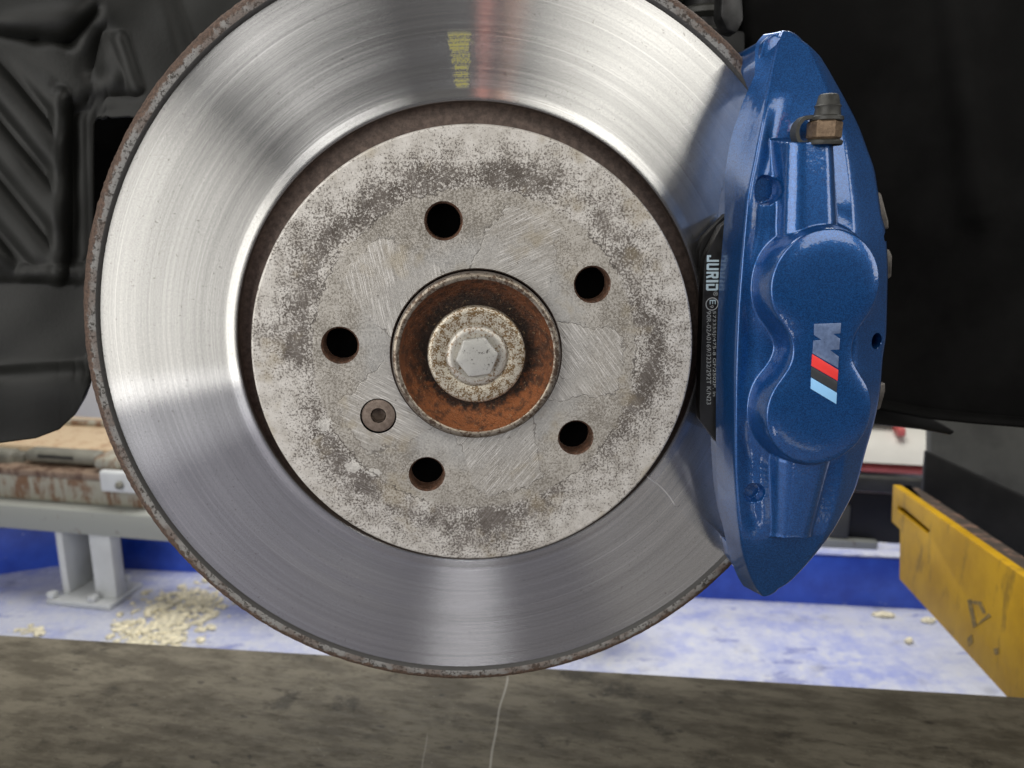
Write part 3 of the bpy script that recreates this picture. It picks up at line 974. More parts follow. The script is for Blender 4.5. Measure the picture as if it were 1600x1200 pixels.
# ================================================================== car body round the wheel
def sstep(a, b, x):
    t = np.clip((x - a) / (b - a), 0, 1)
    return t * t * (3 - 2 * t)


def grid_mesh(name, xyz, keep=None):
    ny, nx = xyz.shape[:2]
    f = []
    for j in range(ny - 1):
        for i in range(nx - 1):
            if keep is None or keep[j, i]:
                f.append((j * nx + i, j * nx + i + 1, (j + 1) * nx + i + 1, (j + 1) * nx + i))
    me = mesh(name, xyz.reshape(-1, 3), f)
    bm = bmesh.new()
    bm.from_mesh(me)
    bmesh.ops.delete(bm, geom=[vv for vv in bm.verts if not vv.link_faces], context='VERTS')
    bm.to_mesh(me)
    bm.free()
    return me


def pix_grid(px, py, z):
    """wheel-space point of each grid node at depth z (arrays)"""
    d = FWD[None, None] + RIGHT * ((px - 800) / 1200.0)[..., None] + DOWN * ((py - 600) / 1200.0)[..., None]
    s = (-z - CAM[1]) / d[..., 1]
    return (CAM + d * s[..., None]) / 1000.0            # world metres


def seg_d(px, py, a, b):
    ax, ay = a
    bx, by = b
    t = np.clip(((px - ax) * (bx - ax) + (py - ay) * (by - ay)) / ((bx - ax) ** 2 + (by - ay) ** 2), 0, 1)
    return np.hypot(px - ax - t * (bx - ax), py - ay - t * (by - ay))


# left liner: ribbed, bossed and pierced moulding
xs = np.linspace(-110, 560, 240)
tt = np.linspace(0, 1, 270)
bot = np.interp(xs, [-110, 0, 60, 95, 120, 135, 143, 150, 170, 560], [702, 690, 682, 668, 645, 620, 598, 560, 480, 430])
PX = np.repeat(xs[None], len(tt), 0)
PY = -90 + (bot[None] + 90) * tt[:, None]
Z = np.full_like(PX, -170.0)
wv = ((PY - 1.22 * PX) % 92) / 92
rib = sstep(0.05, 0.30, wv) * (1 - sstep(0.60, 0.78, wv))
msk = (1 - sstep(78, 100, PX)) * sstep(70, 130, PY - 0.5 * PX) * (1 - sstep(395, 440, PY))
Z += 9 * rib * msk
Z += 8 * np.exp(-(seg_d(PX, PY, (97, 150), (92, 430)) / 9) ** 2)
Z -= 8 * sstep(100, 108, PX) * (1 - sstep(150, 230, PX)) * sstep(150, 175, PY) * (1 - sstep(400, 430, PY))
Z += 5 * np.exp(-(seg_d(PX, PY, (131, 185), (134, 400)) / 4) ** 2)
Z += 4 * np.exp(-(seg_d(PX, PY, (143, 185), (146, 410)) / 3) ** 2)
Z += 16 * np.exp(-((PX - 105) / 60) ** 2 - ((PY - 20) / 42) ** 2)
Z += 11 * np.exp(-((PX - 20) / 60) ** 2 - ((PY - 30) / 30) ** 2)
Z -= 10 * np.exp(-(seg_d(PX, PY, (-20, 50), (60, 62)) / 10) ** 2)
Z -= 9 * np.exp(-(seg_d(PX, PY, (60, 62), (112, 66)) / 9) ** 2) 
Z -= 10 * np.exp(-(seg_d(PX, PY, (112, 66), (150, 20)) / 11) ** 2)
Z -= 7 * np.exp(-(seg_d(PX, PY, (160, 50), (150, 110)) / 14) ** 2)
Z += 5 * np.exp(-(np.hypot(PX - 182, PY - 120) / 16) ** 2)
Z += 6 * np.exp(-(seg_d(PX, PY, (190, 60), (216, 140)) / 7) ** 2)
Z -= 5 * np.exp(-(seg_d(PX, PY, (212, 150), (140, 152)) / 8) ** 2)
Z -= 9 * sstep(262, 300, PX - 0.3 * (PY - 40))
Z += 7 * np.exp(-(seg_d(PX, PY, (40, 424), (142, 428)) / 7) ** 2)
Z -= 4 * sstep(428, 440, PY) * (1 - sstep(560, 580, PY))
Z += 13 * sstep(574, 594, PY + 0.06 * PX) - 10 * sstep(600, 700, PY)
Z += 1.2 * np.sin(PX / 23 + np.sin(PY / 41)) * np.cos(PY / 37)
keep = np.ones((len(tt) - 1, len(xs) - 1), bool)
cxm, cym = (PX[:-1, :-1] + PX[1:, 1:]) / 2, (PY[:-1, :-1] + PY[1:, 1:]) / 2
inr = (cxm > 149) & (cxm < 300) & (cym > 184) & (cym < 402)
inr &= ~((np.hypot(cxm - 157, cym - 192) > 8) & (cxm < 157) & (cym < 192))
keep &= ~inr
for _ in range(6):
    Z[1:-1, 1:-1] = (Z[:-2, 1:-1] + Z[2:, 1:-1] + Z[1:-1, :-2] + Z[1:-1, 2:] + 2 * Z[1:-1, 1:-1]) / 6
Z = -170 + (Z + 170) * 0.6
me = grid_mesh('wheel_arch_liner', pix_grid(PX, PY, Z), keep)
ln = link('wheel_arch_liner', me, M['liner'], None, 60)
so_ = ln.modifiers.new('thickness', 'SOLIDIFY')
so_.thickness = 0.003
so_.offset = -1
tag(ln, 'dark grey ribbed plastic wheel arch liner left of the disc, with a square opening', 'wheel liner')

# right liner: matt black, nearly featureless
xs = np.linspace(1158, 1760, 150)
bot = np.interp(xs, [1158, 1370, 1450, 1520, 1620, 1760], [628, 640, 655, 662, 670, 682])
tt = np.linspace(0, 1, 150)
PX = np.repeat(xs[None], len(tt), 0)
PY = -100 + (bot[None] + 100) * tt[:, None]
Z = -210 + 0.16 * (PX - 1158) + 6 * np.sin(PX / 60 + PY / 190) * np.sin(PY / 90 + PX / 300)
Z += 6 * np.exp(-(seg_d(PX, PY, (1480, -50), (1530, 330)) / 26) ** 2)
Z -= 22 * (1 - sstep(1158, 1176, PX))
Z += 10 * sstep(-14, 0, PY - bot[None])
me = grid_mesh('wheel_arch_liner', pix_grid(PX, PY, Z))
lr = link('wheel_arch_liner', me, M['liner_black'], None, 60)
so_ = lr.modifiers.new('thickness', 'SOLIDIFY')
so_.thickness = 0.003
so_.offset = -1
tag(lr, 'smooth black wheel arch liner to the right of the blue caliper', 'wheel liner')

# dark inner wing behind both, with the strut in the gap above the caliper
o2 = [tuple(at(x, y, -330)[:2]) for x, y in ((-400, -700), (1900, -700), (1900, 520), (1350, 600), (700, 600), (170, 520), (-400, 520))]
iw = plate('inner_wing', o2, [], lambda a, b, d: W(a, b, d), -330, -345, M['inner'], None, 0)
tag(iw, 'black inner wing panel in the shade behind the liners', 'body panel')
st = empty('suspension_strut', None, 'dark suspension strut with a clamp in the gap above the caliper tip', 'strut')
sx = at(1105, 40, -230)
lathe('strut_tube', [(0.1, -60), (16, -60), (16, 260), (0.1, 260)], M['tray'], st, 40, (sx[0], 0), 40, None, 'y', -230)
for k in range(5):
    y0 = at(1100, 92 - k * 34, -230)[1]
    lathe('gaiter_fold', [(16.5, y0 - 4), (21, y0 - 1.5), (21, y0 + 1.5), (16.5, y0 + 4)], M['rubber'], st, 40, (sx[0], 0), 60, None, 'y', -230)
o = wheel_plate('clamp', [(1128, -20), (1160, -20), (1163, 30), (1152, 52), (1136, 46), (1126, 24)], -175, -190, M['clip'], st, 2.0)
o.data.materials.clear()
o.data.materials.append(plain('grey_clamp_metal', (0.022, 0.022, 0.022), 0.45, 0.2, 0.4, 0.2))
wheel_plate('bracket', [(1096, 40), (1165, 48), (1165, 96), (1120, 92), (1098, 70)], -200, -215, M['tray'], st, 2.0)

# black undertray lip
ut = wheel_plate('undertray', [(1330, 636), (1440, 644), (1494, 675), (1486, 681), (1440, 672), (1370, 664), (1330, 662)], -190, -330, M['tray'], None, 1.5)
tag(ut, 'thin black undertray edge sticking out below the right liner', 'undertray')

# ================================================================== brake disc
disc = empty('brake_disc', None, 'bare steel ventilated brake disc with shiny swept face, rusty edge and corroded grey hat', 'brake disc')
ZF = -26.07
RA, RB, RC, RH = 161.1, 168.9, 103.7, 91.67
prof = [(RC, ZF - 8), (RC, ZF + 0.6), (RC + 0.5, ZF + 0.8), (RC + 1.6, ZF + 0.72), (RC + 4.2, ZF + 0.12), (RC + 5.2, ZF)]
prof += [(r, ZF + 0.012 * math.sin(r * 0.31) + 0.004 * math.sin(r * 0.83 + 1)) for r in np.linspace(RC + 6.5, RA - 2.5, 60)]
prof += [(RA - 1.2, ZF), (RA - 0.1, ZF + 0.05), (RA, ZF - 0.5)]
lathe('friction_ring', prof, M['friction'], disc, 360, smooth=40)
lathe('outer_lip', [(RA - 0.1, ZF - 0.6), (RA, ZF + 0.0), (RA + 0.9, ZF + 1.25), (RA + 1.6, ZF + 1.6), (RA + 3.2, ZF + 1.7), (RA + 4.6, ZF + 1.45), (RA + 6.2, ZF + 0.5),
                    (RB - 0.5, ZF - 1.2), (RB, ZF - 3), (RB, ZF - 8), (RC, ZF - 8.05)], M['lip'], disc, 720, smooth=50,
      jitter=[0, 0, 0.03, 0.04, 0.06, 0.08, 0.08, 0.09, 0.09, 0.06, 0])
lathe('inboard_ring', [(RC, ZF - 20), (RB, ZF - 20), (RB, ZF - 28), (RC, ZF - 28)], M['lip'], disc, 180, smooth=30)
v, f = [], []
for i in range(44):
    a = 2 * math.pi * i / 44
    for (r, da) in ((RC + 4, -0.012), (RC + 4, 0.012), (RB - 3, 0.04), (RB - 3, 0.062)):
        pass
    b = len(v)
    for zz in (ZF - 8.06, ZF - 19.99):
        for (r, da) in ((RC + 4, -0.014), (RC + 4, 0.014), (RB - 3, 0.075), (RB - 3, 0.055)):
            v.append(W(r * math.cos(a + da), r * math.sin(a + da), zz))
    f += [(b, b + 1, b + 5, b + 4), (b + 1, b + 2, b + 6, b + 5), (b + 2, b + 3, b + 7, b + 6), (b + 3, b, b + 4, b + 7)]
link('cooling_vanes', fixn(mesh('cooling_vanes', v, f)), M['wall'], disc)

HOLES = [(56 * math.cos(R(103.06 + 72 * k)), 56 * math.sin(R(103.06 + 72 * k))) for k in range(5)]
SCREW = tuple(at(591, 650, 0)[:2])


def circ(c, r, n=64): return [(c[0] + r * math.cos(2 * math.pi * i / n), c[1] + r * math.sin(2 * math.pi * i / n)) for i in range(n)]


RBORE = 35.35
vs, fs = fill2d(circ((0, 0), RH - 0.9, 256), [circ((0, 0), RBORE + 0.5, 160)] + [circ(h, 7.75, 48) for h in HOLES] + [circ(SCREW, 7.55, 48)])
me = fixn(mesh('hat_face', [W(a, b, 0) for a, b in vs], fs))
link('hat_face', me, M['hat'], disc, 30)
lathe('hat_edge', [(RH - 0.9, 0), (RH - 0.45, -0.13), (RH - 0.13, -0.45), (RH, -0.95), (RH + 0.3, -3.0)], M['hat'], disc, 256, smooth=60)
lathe('hat_wall', [(RH + 0.3, -3.0), (RH + 1.0, -24), (RH + 1.8, -28), (RH + 3.5, -30.5), (RC - 3, -31.5), (RC - 0.8, -31), (RC, -29.5)], M['wall'], disc, 256, smooth=50)
lathe('hub_bore', [(RBORE + 0.5, 0), (RBORE, -0.5), (RBORE, -9)], M['wall'], disc, 160, smooth=30)
for i, h in enumerate(HOLES):
    o = lathe('bolt_hole', [(7.75, 0), (7.1, -0.9), (7.0, -1.2), (7.0, -8.5), (6.9, -8.6)], M['hole'], disc, 48, h, 30)
lathe('screw_seat', [(7.55, 0), (7.45, -1.2), (7.3, -3)], M['dark'], disc, 48, SCREW, 30)
scw = lathe('locating_screw', [(3.1, -0.75), (3.3, -0.45), (6.2, -0.45), (6.95, -0.7), (7.1, -1.2), (7.1, -3)], M['screw'], disc, 64, SCREW, 25)
hx = []
for i in range(6):
    a = R(60 * i + 12)
    hx.append((SCREW[0] + 3.1 * math.cos(a), SCREW[1] + 3.1 * math.sin(a)))
v = [W(a, b, -0.75) for a, b in hx] + [W(a, b, -4.5) for a, b in hx] + [W(*SCREW, -4.8)] + [W(a, b, -0.75) for a, b in circ(SCREW, 3.1, 6)]
f = [(i, (i + 1) % 6, 6 + (i + 1) % 6, 6 + i) for i in range(6)] + [(6 + i, 6 + (i + 1) % 6, 12) for i in range(6)]
link('hex_socket', fixn(mesh('hex_socket', v[:13], f)), M['screw'], scw)

# ------------------------------------------------------------------ wheel hub
hub = empty('wheel_hub', None, 'rusty wheel hub with a central hexagon axle bolt inside the bore of the disc', 'wheel hub')
lathe('spigot_wall', [(34.7, -12), (34.7, 3.5), (34.3, 4.6)], M['spigot_wall'], hub, 160, smooth=40)
lathe('spigot_rim', [(34.3, 4.6), (33.4, 5.4), (32.4, 5.5), (31.7, 5.0)], M['spigot'], hub, 160, smooth=50)
lathe('hub_dish', [(31.7, 5.0), (31.2, 3.6), (29.8, 0.5), (27.2, -3.0), (24.5, -4.6), (22.0, -5.0), (20.8, -4.6), (20.4, -3.0)], M['bowl'], hub, 160, smooth=60)
lathe('thrust_washer', [(20.5, -4.5), (20.4, -0.6), (19.8, 0.1), (18.6, 0.35), (13.4, 0.35), (12.9, 0.0)], M['washer'], hub, 128, smooth=50)
ab = lathe('axle_bolt', [(12.9, 0.0), (12.6, 1.2), (11.9, 2.0), (10.6, 2.3), (9.6, 2.3), (9.2, 2.0), (0.05, 2.0)], M['bolt'], hub, 96, smooth=50)
# hexagon head with a chamfered crown
rows = [(1.0, 1.9), (1.0, 5.0), (0.965, 5.3), (0.86, 5.5), (0.5, 5.75), (0.01, 5.8)]
v, f = [], []
NS = 72
for i in range(NS):
    a = 2 * math.pi * i / NS
    am = ((a - R(8)) % (math.pi / 3)) - math.pi / 6
    hr = 7.75 / math.cos(am)
    for k, (r, z) in enumerate(rows):
        rr = hr * r
        v.append(W(rr * math.cos(a), rr * math.sin(a), z))
for i in range(NS):
    j = (i + 1) % NS
    for k in range(len(rows) - 1):
        f.append((i * 6 + k, j * 6 + k, j * 6 + k + 1, i * 6 + k + 1))
link('hexagon_head', fixn(mesh('hexagon_head', v, f)), M['bolt_top'], ab, 28)
lathe('hub_flange', [(34.75, -9.5), (75, -9.5), (75, -20)], M['dark'], hub, 96, smooth=30)
for h in HOLES:
    lathe('threaded_hole', [(6.1, -9.4), (6.1, -24), (0.1, -24)], M['dark'], hub, 32, h, 30)

# ================================================================== brake caliper
cal = empty('brake_caliper', None, 'glossy metallic blue brake caliper with a striped emblem and rubber bleed cap', 'brake caliper')


def zr(py):                                             # height of the front edge along the caliper
    py = np.asarray(py, float)
    a, b, a2 = (190 - py) / 4.1, (py - 838) / 4.1, (318 - py) / 4.1
    soft = lambda q: 0.5 * (q + np.sqrt(q * q + 16.0))
    return 17.0 - 0.20 * soft(a2) - 0.32 * soft(a) - 0.46 * soft(b)


RIDGE = [(1223, 47), (1217, 62), (1210, 88), (1202, 127), (1192, 182), (1180, 245), (1167, 320), (1160, 400), (1155, 462), (1151, 550), (1149, 660), (1149, 727), (1152, 793), (1158, 850), (1168, 890), (1180, 918), (1191, 933)]
LEFT = [(1207, 45), (1190, 66), (1180, 115), (1169, 140), (1157, 170), (1139, 232), (1133, 275), (1132, 330), (1130, 400), (1129, 500), (1127, 600), (1124, 693), (1121, 767), (1128, 813), (1138, 860), (1150, 895), (1165, 920), (1183, 934)]
RIGHTP = [(1226, 45), (1240, 53), (1253, 66), (1280, 97), (1305, 135), (1330, 177), (1355, 230), (1371, 267), (1377, 300), (1382, 332), (1390, 362), (1392, 450), (1392, 525), (1385, 562), (1380, 603), (1370, 653), (1353, 707), (1337, 757), (1310, 800), (1280, 843), (1257, 870), (1227, 907), (1207, 928), (1195, 934)]


def curve(pts, zf):
    q = np.array([at(x, y, float(zf(y)))[:2] for x, y in pts])
    return q[::-1, 1], q[::-1, 0]                        # y rising, x


def csp(y, yy, xx):
    """smooth curve through the measured points (monotone cubic)"""
    h = np.diff(yy)
    d = np.diff(xx) / h
    m = np.zeros(len(yy))
    m[1:-1] = np.where(d[:-1] * d[1:] > 0, 2 * d[:-1] * d[1:] / (d[:-1] + d[1:] + 1e-12), 0.5 * (d[:-1] + d[1:]) * 0.5)
    m[0], m[-1] = d[0], d[-1]
    y = np.clip(y, yy[0], yy[-1])
    i = np.clip(np.searchsorted(yy, y) - 1, 0, len(h) - 1)
    t = (y - yy[i]) / h[i]
    return (2 * t ** 3 - 3 * t ** 2 + 1) * xx[i] + (t ** 3 - 2 * t ** 2 + t) * h[i] * m[i] + (-2 * t ** 3 + 3 * t ** 2) * xx[i + 1] + (t ** 3 - t ** 2) * h[i] * m[i + 1]


ry, rx = curve(RIDGE, zr)
ly, lx = curve(LEFT, lambda y: -4)
gy, gx = curve(RIGHTP, lambda y: zr(y) - 9)
y_top, y_bot = ry[-1], ry[0]
ys = np.linspace(y_bot, y_top, 640)
xr, xl, xg = csp(ys, ry, rx), csp(ys, ly, lx), csp(ys, gy, gx)
xg = np.maximum(xg, xr + 0.8)
dt = y_top - ys
dbt = ys - y_bot
cap_ = xr + 1.5 + 1.7 * np.sqrt(np.clip(8 * dbt, 0, None)) + 0.9 * np.clip(dbt - 4, 0, None)
kq = np.clip(0.6 * dbt, 0.01, 7.0)
hq = np.clip(0.5 + 0.5 * (cap_ - xg) / kq, 0, 1)
xg = np.maximum(cap_ + (xg - cap_) * hq - kq * hq * (1 - hq), xr + 0.8)
xg = np.minimum(xg, xr + 2.0 + 1.6 * np.sqrt(np.clip(8 * dt, 0, None)) + 0.8 * np.clip(dt - 4, 0, None))
xl = np.minimum(xl, xr - 1.0)
xl = np.maximum(xl, xr - 2.0 - 1.6 * np.sqrt(np.clip(8 * np.minimum(dt, dbt), 0, None)) - 1.0 * np.clip(np.minimum(dt, dbt) - 3, 0, None))
# parameter along the caliper as picture height, for the front-edge level
yp = np.interp(ys, ry, np.array([p[1] for p in RIDGE][::-1], float))
zrow = zr(yp)
NF = 200
T = np.linspace(0, 1, NF)
X = xr[:, None] + (xg - xr)[:, None] * T[None]
Y = np.repeat(ys[:, None], NF, 1)


def smin(a, b, k):
    h = np.clip(0.5 + 0.5 * (b - a) / k, 0, 1)
    return b + (a - b) * h - k * h * (1 - h)


def smax(a, b, k): return -smin(-a, -b, k)


def P2(px, py, z): return at(px, py, z)[:2]


ZB = 30.0
c1, c2 = P2(1293, 447, ZB), P2(1283, 646, ZB)
r1 = (P2(1376, 447, ZB)[0] - P2(1210, 447, ZB)[0]) / 2
r2 = (P2(1363, 646, ZB)[0] - P2(1203, 646, ZB)[0]) / 2


def seg_axis(a, b):
    ab = b - a
    L = np.hypot(*ab)
    e = ab / L
    u = (X - a[0]) * e[0] + (Y - a[1]) * e[1]
    vv = (X - a[0]) * -e[1] + (Y - a[1]) * e[0]
    return u, vv, L


# base shell: level beside the front edge, dropping away to the right and to both tips
B = np.repeat(zrow[:, None], NF, 1)
x0 = csp(ys, *curve([(1262, 60), (1300, 150), (1322, 222), (1334, 330), (1340, 450), (1338, 560), (1330, 650), (1318, 740), (1290, 840), (1225, 930)], lambda y: zr(y)))
over = np.clip(X - x0[:, None] + 1.5, 0, None)
B = B - 0.55 * over + 0.55 * 1.5 * (1 - np.exp(-over / 1.5))
B = B - 1.6 * np.exp(-((X - xr[:, None] - 6.5) / 4.0) ** 2) * sstep(140, 200, yp)[:, None] * sstep(860, 800, yp)[:, None]
# the lower tip is a plain facet
H = B.copy()
# piston housings
d1 = np.hypot(X - c1[0], Y - c1[1]) - r1
d2 = np.hypot(X - c2[0], Y - c2[1]) - r2
u, vv, L = seg_axis(c1, c2)
wl_ = (P2(1333, 548, ZB)[0] - P2(1244, 548, ZB)[0]) / 2
mid = 0.5 * (P2(1333, 548, ZB) + P2(1244, 548, ZB))
off = (mid[0] - c1[0]) * -((c2 - c1) / L)[1] + (mid[1] - c1[1]) * ((c2 - c1) / L)[0]
db = np.maximum(np.abs(vv - off) - wl_, np.maximum(-u, u - L))
dB = smin(smin(d1, d2, 2.0), db, 6.0)
# a soft skirt, then the steep wall, then the flat top
H = smax(H, 18.0 - 0.7 * np.maximum(dB, -2.0), 5.0)
wall = ZB - 4.2 * (dB - 0.2)
dome = ZB - 1.5 * np.clip(1 + dB / 20.0, 0, 1.2) ** 5
H = smax(H, smin(dome, wall, 1.6), 2.5)
top_mask = dB


def stub(a, b, wa, wb, ztop, zdrop, endk, k1=1.4, k2=4.0):
    u, vv, L = seg_axis(a, b)
    s = np.clip(u / L, 0, 1)
    wd = wa + (wb - wa) * s
    crown = ztop - zdrop * s - 5.5 * (np.abs(vv) / wd) ** 3.2
    side = ztop - zdrop * s - 3.2 * (np.abs(vv) - wd + 2.2)
    end = ztop + 1.0 - endk * (u - L)
    return smin(smin(crown, side, k1), end, 1.0), u, vv, wd


zs = 26.0
a, b = P2(1277, 360, zs), P2(1279, 223, zs)
S1, u1, v1, w1 = stub(a, b, 11.6, 10.2, 25.0, 2.0, 5.0)
H = np.where(u1 > -6, smax(H, S1, 3.0), H)
a, b = P2(1258, 722, 22), P2(1246, 838, 22)
S2, u2, v2, w2 = stub(a, b, 12.6, 9.4, 25.0, 3.5, 4.0)
H = np.where(u2 > -6, smax(H, S2, 3.0), H)
# drilled dimples and cast holes
def dimple(px, py, rx_, ry_, z, depth, soft=0.45, zabs=None):
    global H
    c = P2(px, py, z)
    e = np.hypot((X - c[0]) / rx_, (Y - c[1]) / ry_)
    m = sstep(1.0 + soft / rx_, 1.0 - soft / rx_, e)
    j = np.argmin(np.hypot(X - c[0], Y - c[1]))
    z0 = H.flat[j]
    H = H - m * (H - (z0 - depth))


dimple(1198, 297, 4.5, 5.4, 15, 3.6)
dimple(1176, 768, 4.0, 4.0, 14, 3.6)
dimple(1377, 370, 1.6, 1.6, 3, 8, 0.3)
dimple(1361, 530, 2.7, 2.9, 6, 14, 0.35)
# shallow flat between the waist and the right flange
c = P2(1352, 548, 8)
# rounded long edges
db_ = ys - y_bot
e = (xg[:, None] - X)
rr_ = 3.0
H = H - np.where(e < rr_, rr_ - np.sqrt(np.clip(rr_ ** 2 - (rr_ - np.clip(e, 0, rr_)) ** 2, 0, None)), 0)
e = X - xr[:, None]
rr_ = 1.3
H = H - np.where(e < rr_, rr_ - np.sqrt(np.clip(rr_ ** 2 - (rr_ - np.clip(e, 0, rr_)) ** 2, 0, None)), 0)

# left wall columns, from the hidden underside to the front edge
wallc = []
zl = -4.0
wz = H[:, 0]
wallc.append((xr + 4.0, np.full_like(ys, -30.0)))
wallc.append((xl + 5.0, np.minimum(-6.0, wz - 6.0)))
zl = np.minimum(zl, wz - 4.0)
wallc.append((xl + 0.8, zl - 0.6))
for s in (0.0, 0.05, 0.25, 0.46, 0.52, 0.75, 0.93):
    xx = xl + (xr - xl) * s
    bul = 0.35 * np.interp(s, [0, 0.5, 1], [0, 1, 0]) * sstep(40, 200, yp) * sstep(935, 800, yp)
    wallc.append((xx - bul, zl + (wz - zl) * s))
cols = [np.stack([xx, ys, zz], 1) for xx, zz in wallc]
cols += [np.stack([X[:, i], ys, H[:, i]], 1) for i in range(NF)]
zg = H[:, -1]
for (dx, zz) in ((0.25, -1.5), (0.2, -6.0), (-1.5, -20), (-4, -60.0)):
    cols.append(np.stack([xg + dx, ys, (zg + zz) if zz > -10 else np.full_like(ys, zz)], 1))
A = np.stack(cols, 1)                                   # rows, cols, 3
ny, nx = A.shape[:2]
VW = np.stack([A[..., 0], -A[..., 2], A[..., 1]], -1).reshape(-1, 3) / 1000
ii = (np.arange(ny - 1)[:, None] * nx + np.arange(nx - 1)[None]).ravel()
quads = np.stack([ii, ii + 1, ii + nx + 1, ii + nx], 1)
me = bpy.data.meshes.new('caliper_body')
me.from_pydata(VW.tolist(), [], quads.tolist() + [tuple(range(nx - 1, -1, -1)), tuple((ny - 1) * nx + k for k in range(nx))])
me.update()
link('caliper_body', me, M['blue'], cal, 42)

# bridges that carry the caliper over the edge of the disc, and the inboard half
for nm, pix in (('bridge', [(1190, 66), (1207, 52), (1236, 66), (1262, 110), (1250, 150), (1200, 140), (1180, 100)]),
                ('bridge', [(1148, 862), (1165, 870), (1215, 870), (1240, 885), (1196, 928), (1172, 918), (1154, 893)])):
    pz = [tuple(at(x, y, -8)[:2]) for x, y in pix]
    plate(nm, pz, [], lambda a, b, d: W(a, b, d), -6, -62, M['blue'], cal, 0.0015)
o2 = [tuple(at(x, y, -58)[:2]) for x, y in ((1185, 90), (1240, 70), (1330, 210), (1362, 330), (1368, 500), (1350, 640), (1300, 770), (1200, 860), (1160, 820), (1140, 650), (1135, 480), (1145, 300), (1160, 180))]
plate('inboard_half', o2, [], lambda a, b, d: W(a, b, d), -60, -95, M['blue'], cal, 0.003)

# emblem on the flat between the pistons
def E2px(l): return [(1220 + x / 6.667, 480 + y / 6.667) for x, y in l]


def emblem(name, l, mat, h=0.28):
    return wheel_plate(name, E2px(l), ZB + h, ZB - 0.4, mat, cal, 0.06)


emblem('emblem_letter', [(350, 175), (628, 165), (622, 272), (546, 278), (617, 328), (610, 440), (513, 446), (605, 515), (598, 634), (333, 482), (342, 350), (424, 341), (348, 290)], M['silver'], 0.18)
emblem('emblem_stripe', [(331, 490), (600, 654), (592, 768), (322, 612)], M['red'])
emblem('emblem_stripe', [(321, 620), (591, 776), (583, 884), (317, 726)], M['black'])
emblem('emblem_stripe', [(318, 734), (585, 892), (579, 1010), (313, 850)], M['pale_blue'])

# bleed nipple, its rubber cap and strap
pb = at(1287, 216, 20)
yt = at(1287, 147, 20)[1]
yn = at(1287, 190, 20)[1]
sp = 1000 / 4.05 / 1000
v, f = [], []
NXN = 6
hexr = 6.4
rows = [(0.86, pb[1] - 0.6), (1.0, pb[1] + 0.2), (1.0, yn - 0.4), (0.86, yn + 0.3)]
for i in range(NXN):
    a = R(60 * i + 20)
    for (k, yy) in rows:
        v.append(W(pb[0] + hexr * k * math.cos(a), yy, 20 + hexr * k * math.sin(a)))
n4 = len(rows)
for i in range(NXN):
    j = (i + 1) % NXN
    for k in range(n4 - 1):
        f.append((i * n4 + k, j * n4 + k, j * n4 + k + 1, i * n4 + k + 1))
f.append(tuple(i * n4 + n4 - 1 for i in range(NXN)))
f.append(tuple(i * n4 for i in reversed(range(NXN))))
nip = link('bleed_nipple', fixn(mesh('bleed_nipple', v, f)), M['nut'], cal, 20)
lathe('nipple_seat', [(6.6, pb[1] - 2.6), (6.9, pb[1] - 2.0), (6.9, pb[1] - 1.2), (6.3, pb[1] - 0.7), (0.1, pb[1] - 0.65)], M['rubber'], nip, 40, (pb[0], 0), 40, None, 'y', 20)
H0 = yt - yn
lathe('rubber_cap', [(0.05, yt), (3.0, yt), (3.6, yt - 0.5), (4.3, yt - H0 * 0.38), (4.9, yt - H0 * 0.44), (4.5, yt - H0 * 0.52), (4.9, yt - H0 * 0.78), (6.0, yt - H0 * 0.84), (6.1, yn + 0.4), (5.6, yn + 0.1), (0.05, yn + 0.1)],
      M['rubber'], nip, 48, (pb[0] + 0.6, 0), 50, None, 'y', 20)
# strap: flat loop running down the left of the nut
v, f = [], []
pth = [(5.2, yn + 1.6), (8.4, yn + 1.3), (10.6, yn - 1.2), (11.0, yn - 4.2), (9.8, pb[1] - 1.6), (6.6, pb[1] - 1.9)]
pts = []
for i in range(len(pth) - 1):
    for s in np.linspace(0, 1, 5, endpoint=False):
        pts.append(((1 - s) * pth[i][0] + s * pth[i + 1][0], (1 - s) * pth[i][1] + s * pth[i + 1][1]))
pts.append(pth[-1])
for _ in range(3):
    q_ = np.array(pts)
    q_[1:-1] = (q_[:-2] + q_[2:] + 2 * q_[1:-1]) / 4
    pts = [tuple(p) for p in q_]
for i, p in enumerate(pts):
    a_, b_ = pts[max(0, i - 1)], pts[min(len(pts) - 1, i + 1)]
    t_ = np.array([b_[0] - a_[0], b_[1] - a_[1]])
    t_ /= np.hypot(*t_)
    nn = np.array([-t_[1], t_[0]])
    for (s, dz) in ((0.7, -2.6), (0.7, 2.6), (-0.7, 2.6), (-0.7, -2.6)):
        v.append(W(pb[0] - p[0] + -nn[0] * s, p[1] + nn[1] * s, 18.5 + dz))
for i in range(len(pts) - 1):
    for k in range(4):
        f.append((i * 4 + k, i * 4 + (k + 1) % 4, i * 4 + 4 + (k + 1) % 4, i * 4 + 4 + k))
link('cap_strap', fixn(mesh('cap_strap', v, f)), M['rubber'], nip, 40)
# little steel clips showing past the outer edge
for pix in ([(1366, 296), (1378, 302), (1389, 345), (1390, 358), (1368, 356)], [(1380, 387), (1391, 390), (1395, 400), (1394, 432), (1390, 436), (1380, 434)], [(1366, 604), (1384, 598), (1384, 612), (1376, 640), (1366, 642)]):
    wheel_plate('retaining_clip', pix, -4, -9, M['clip'], cal, 0.8)

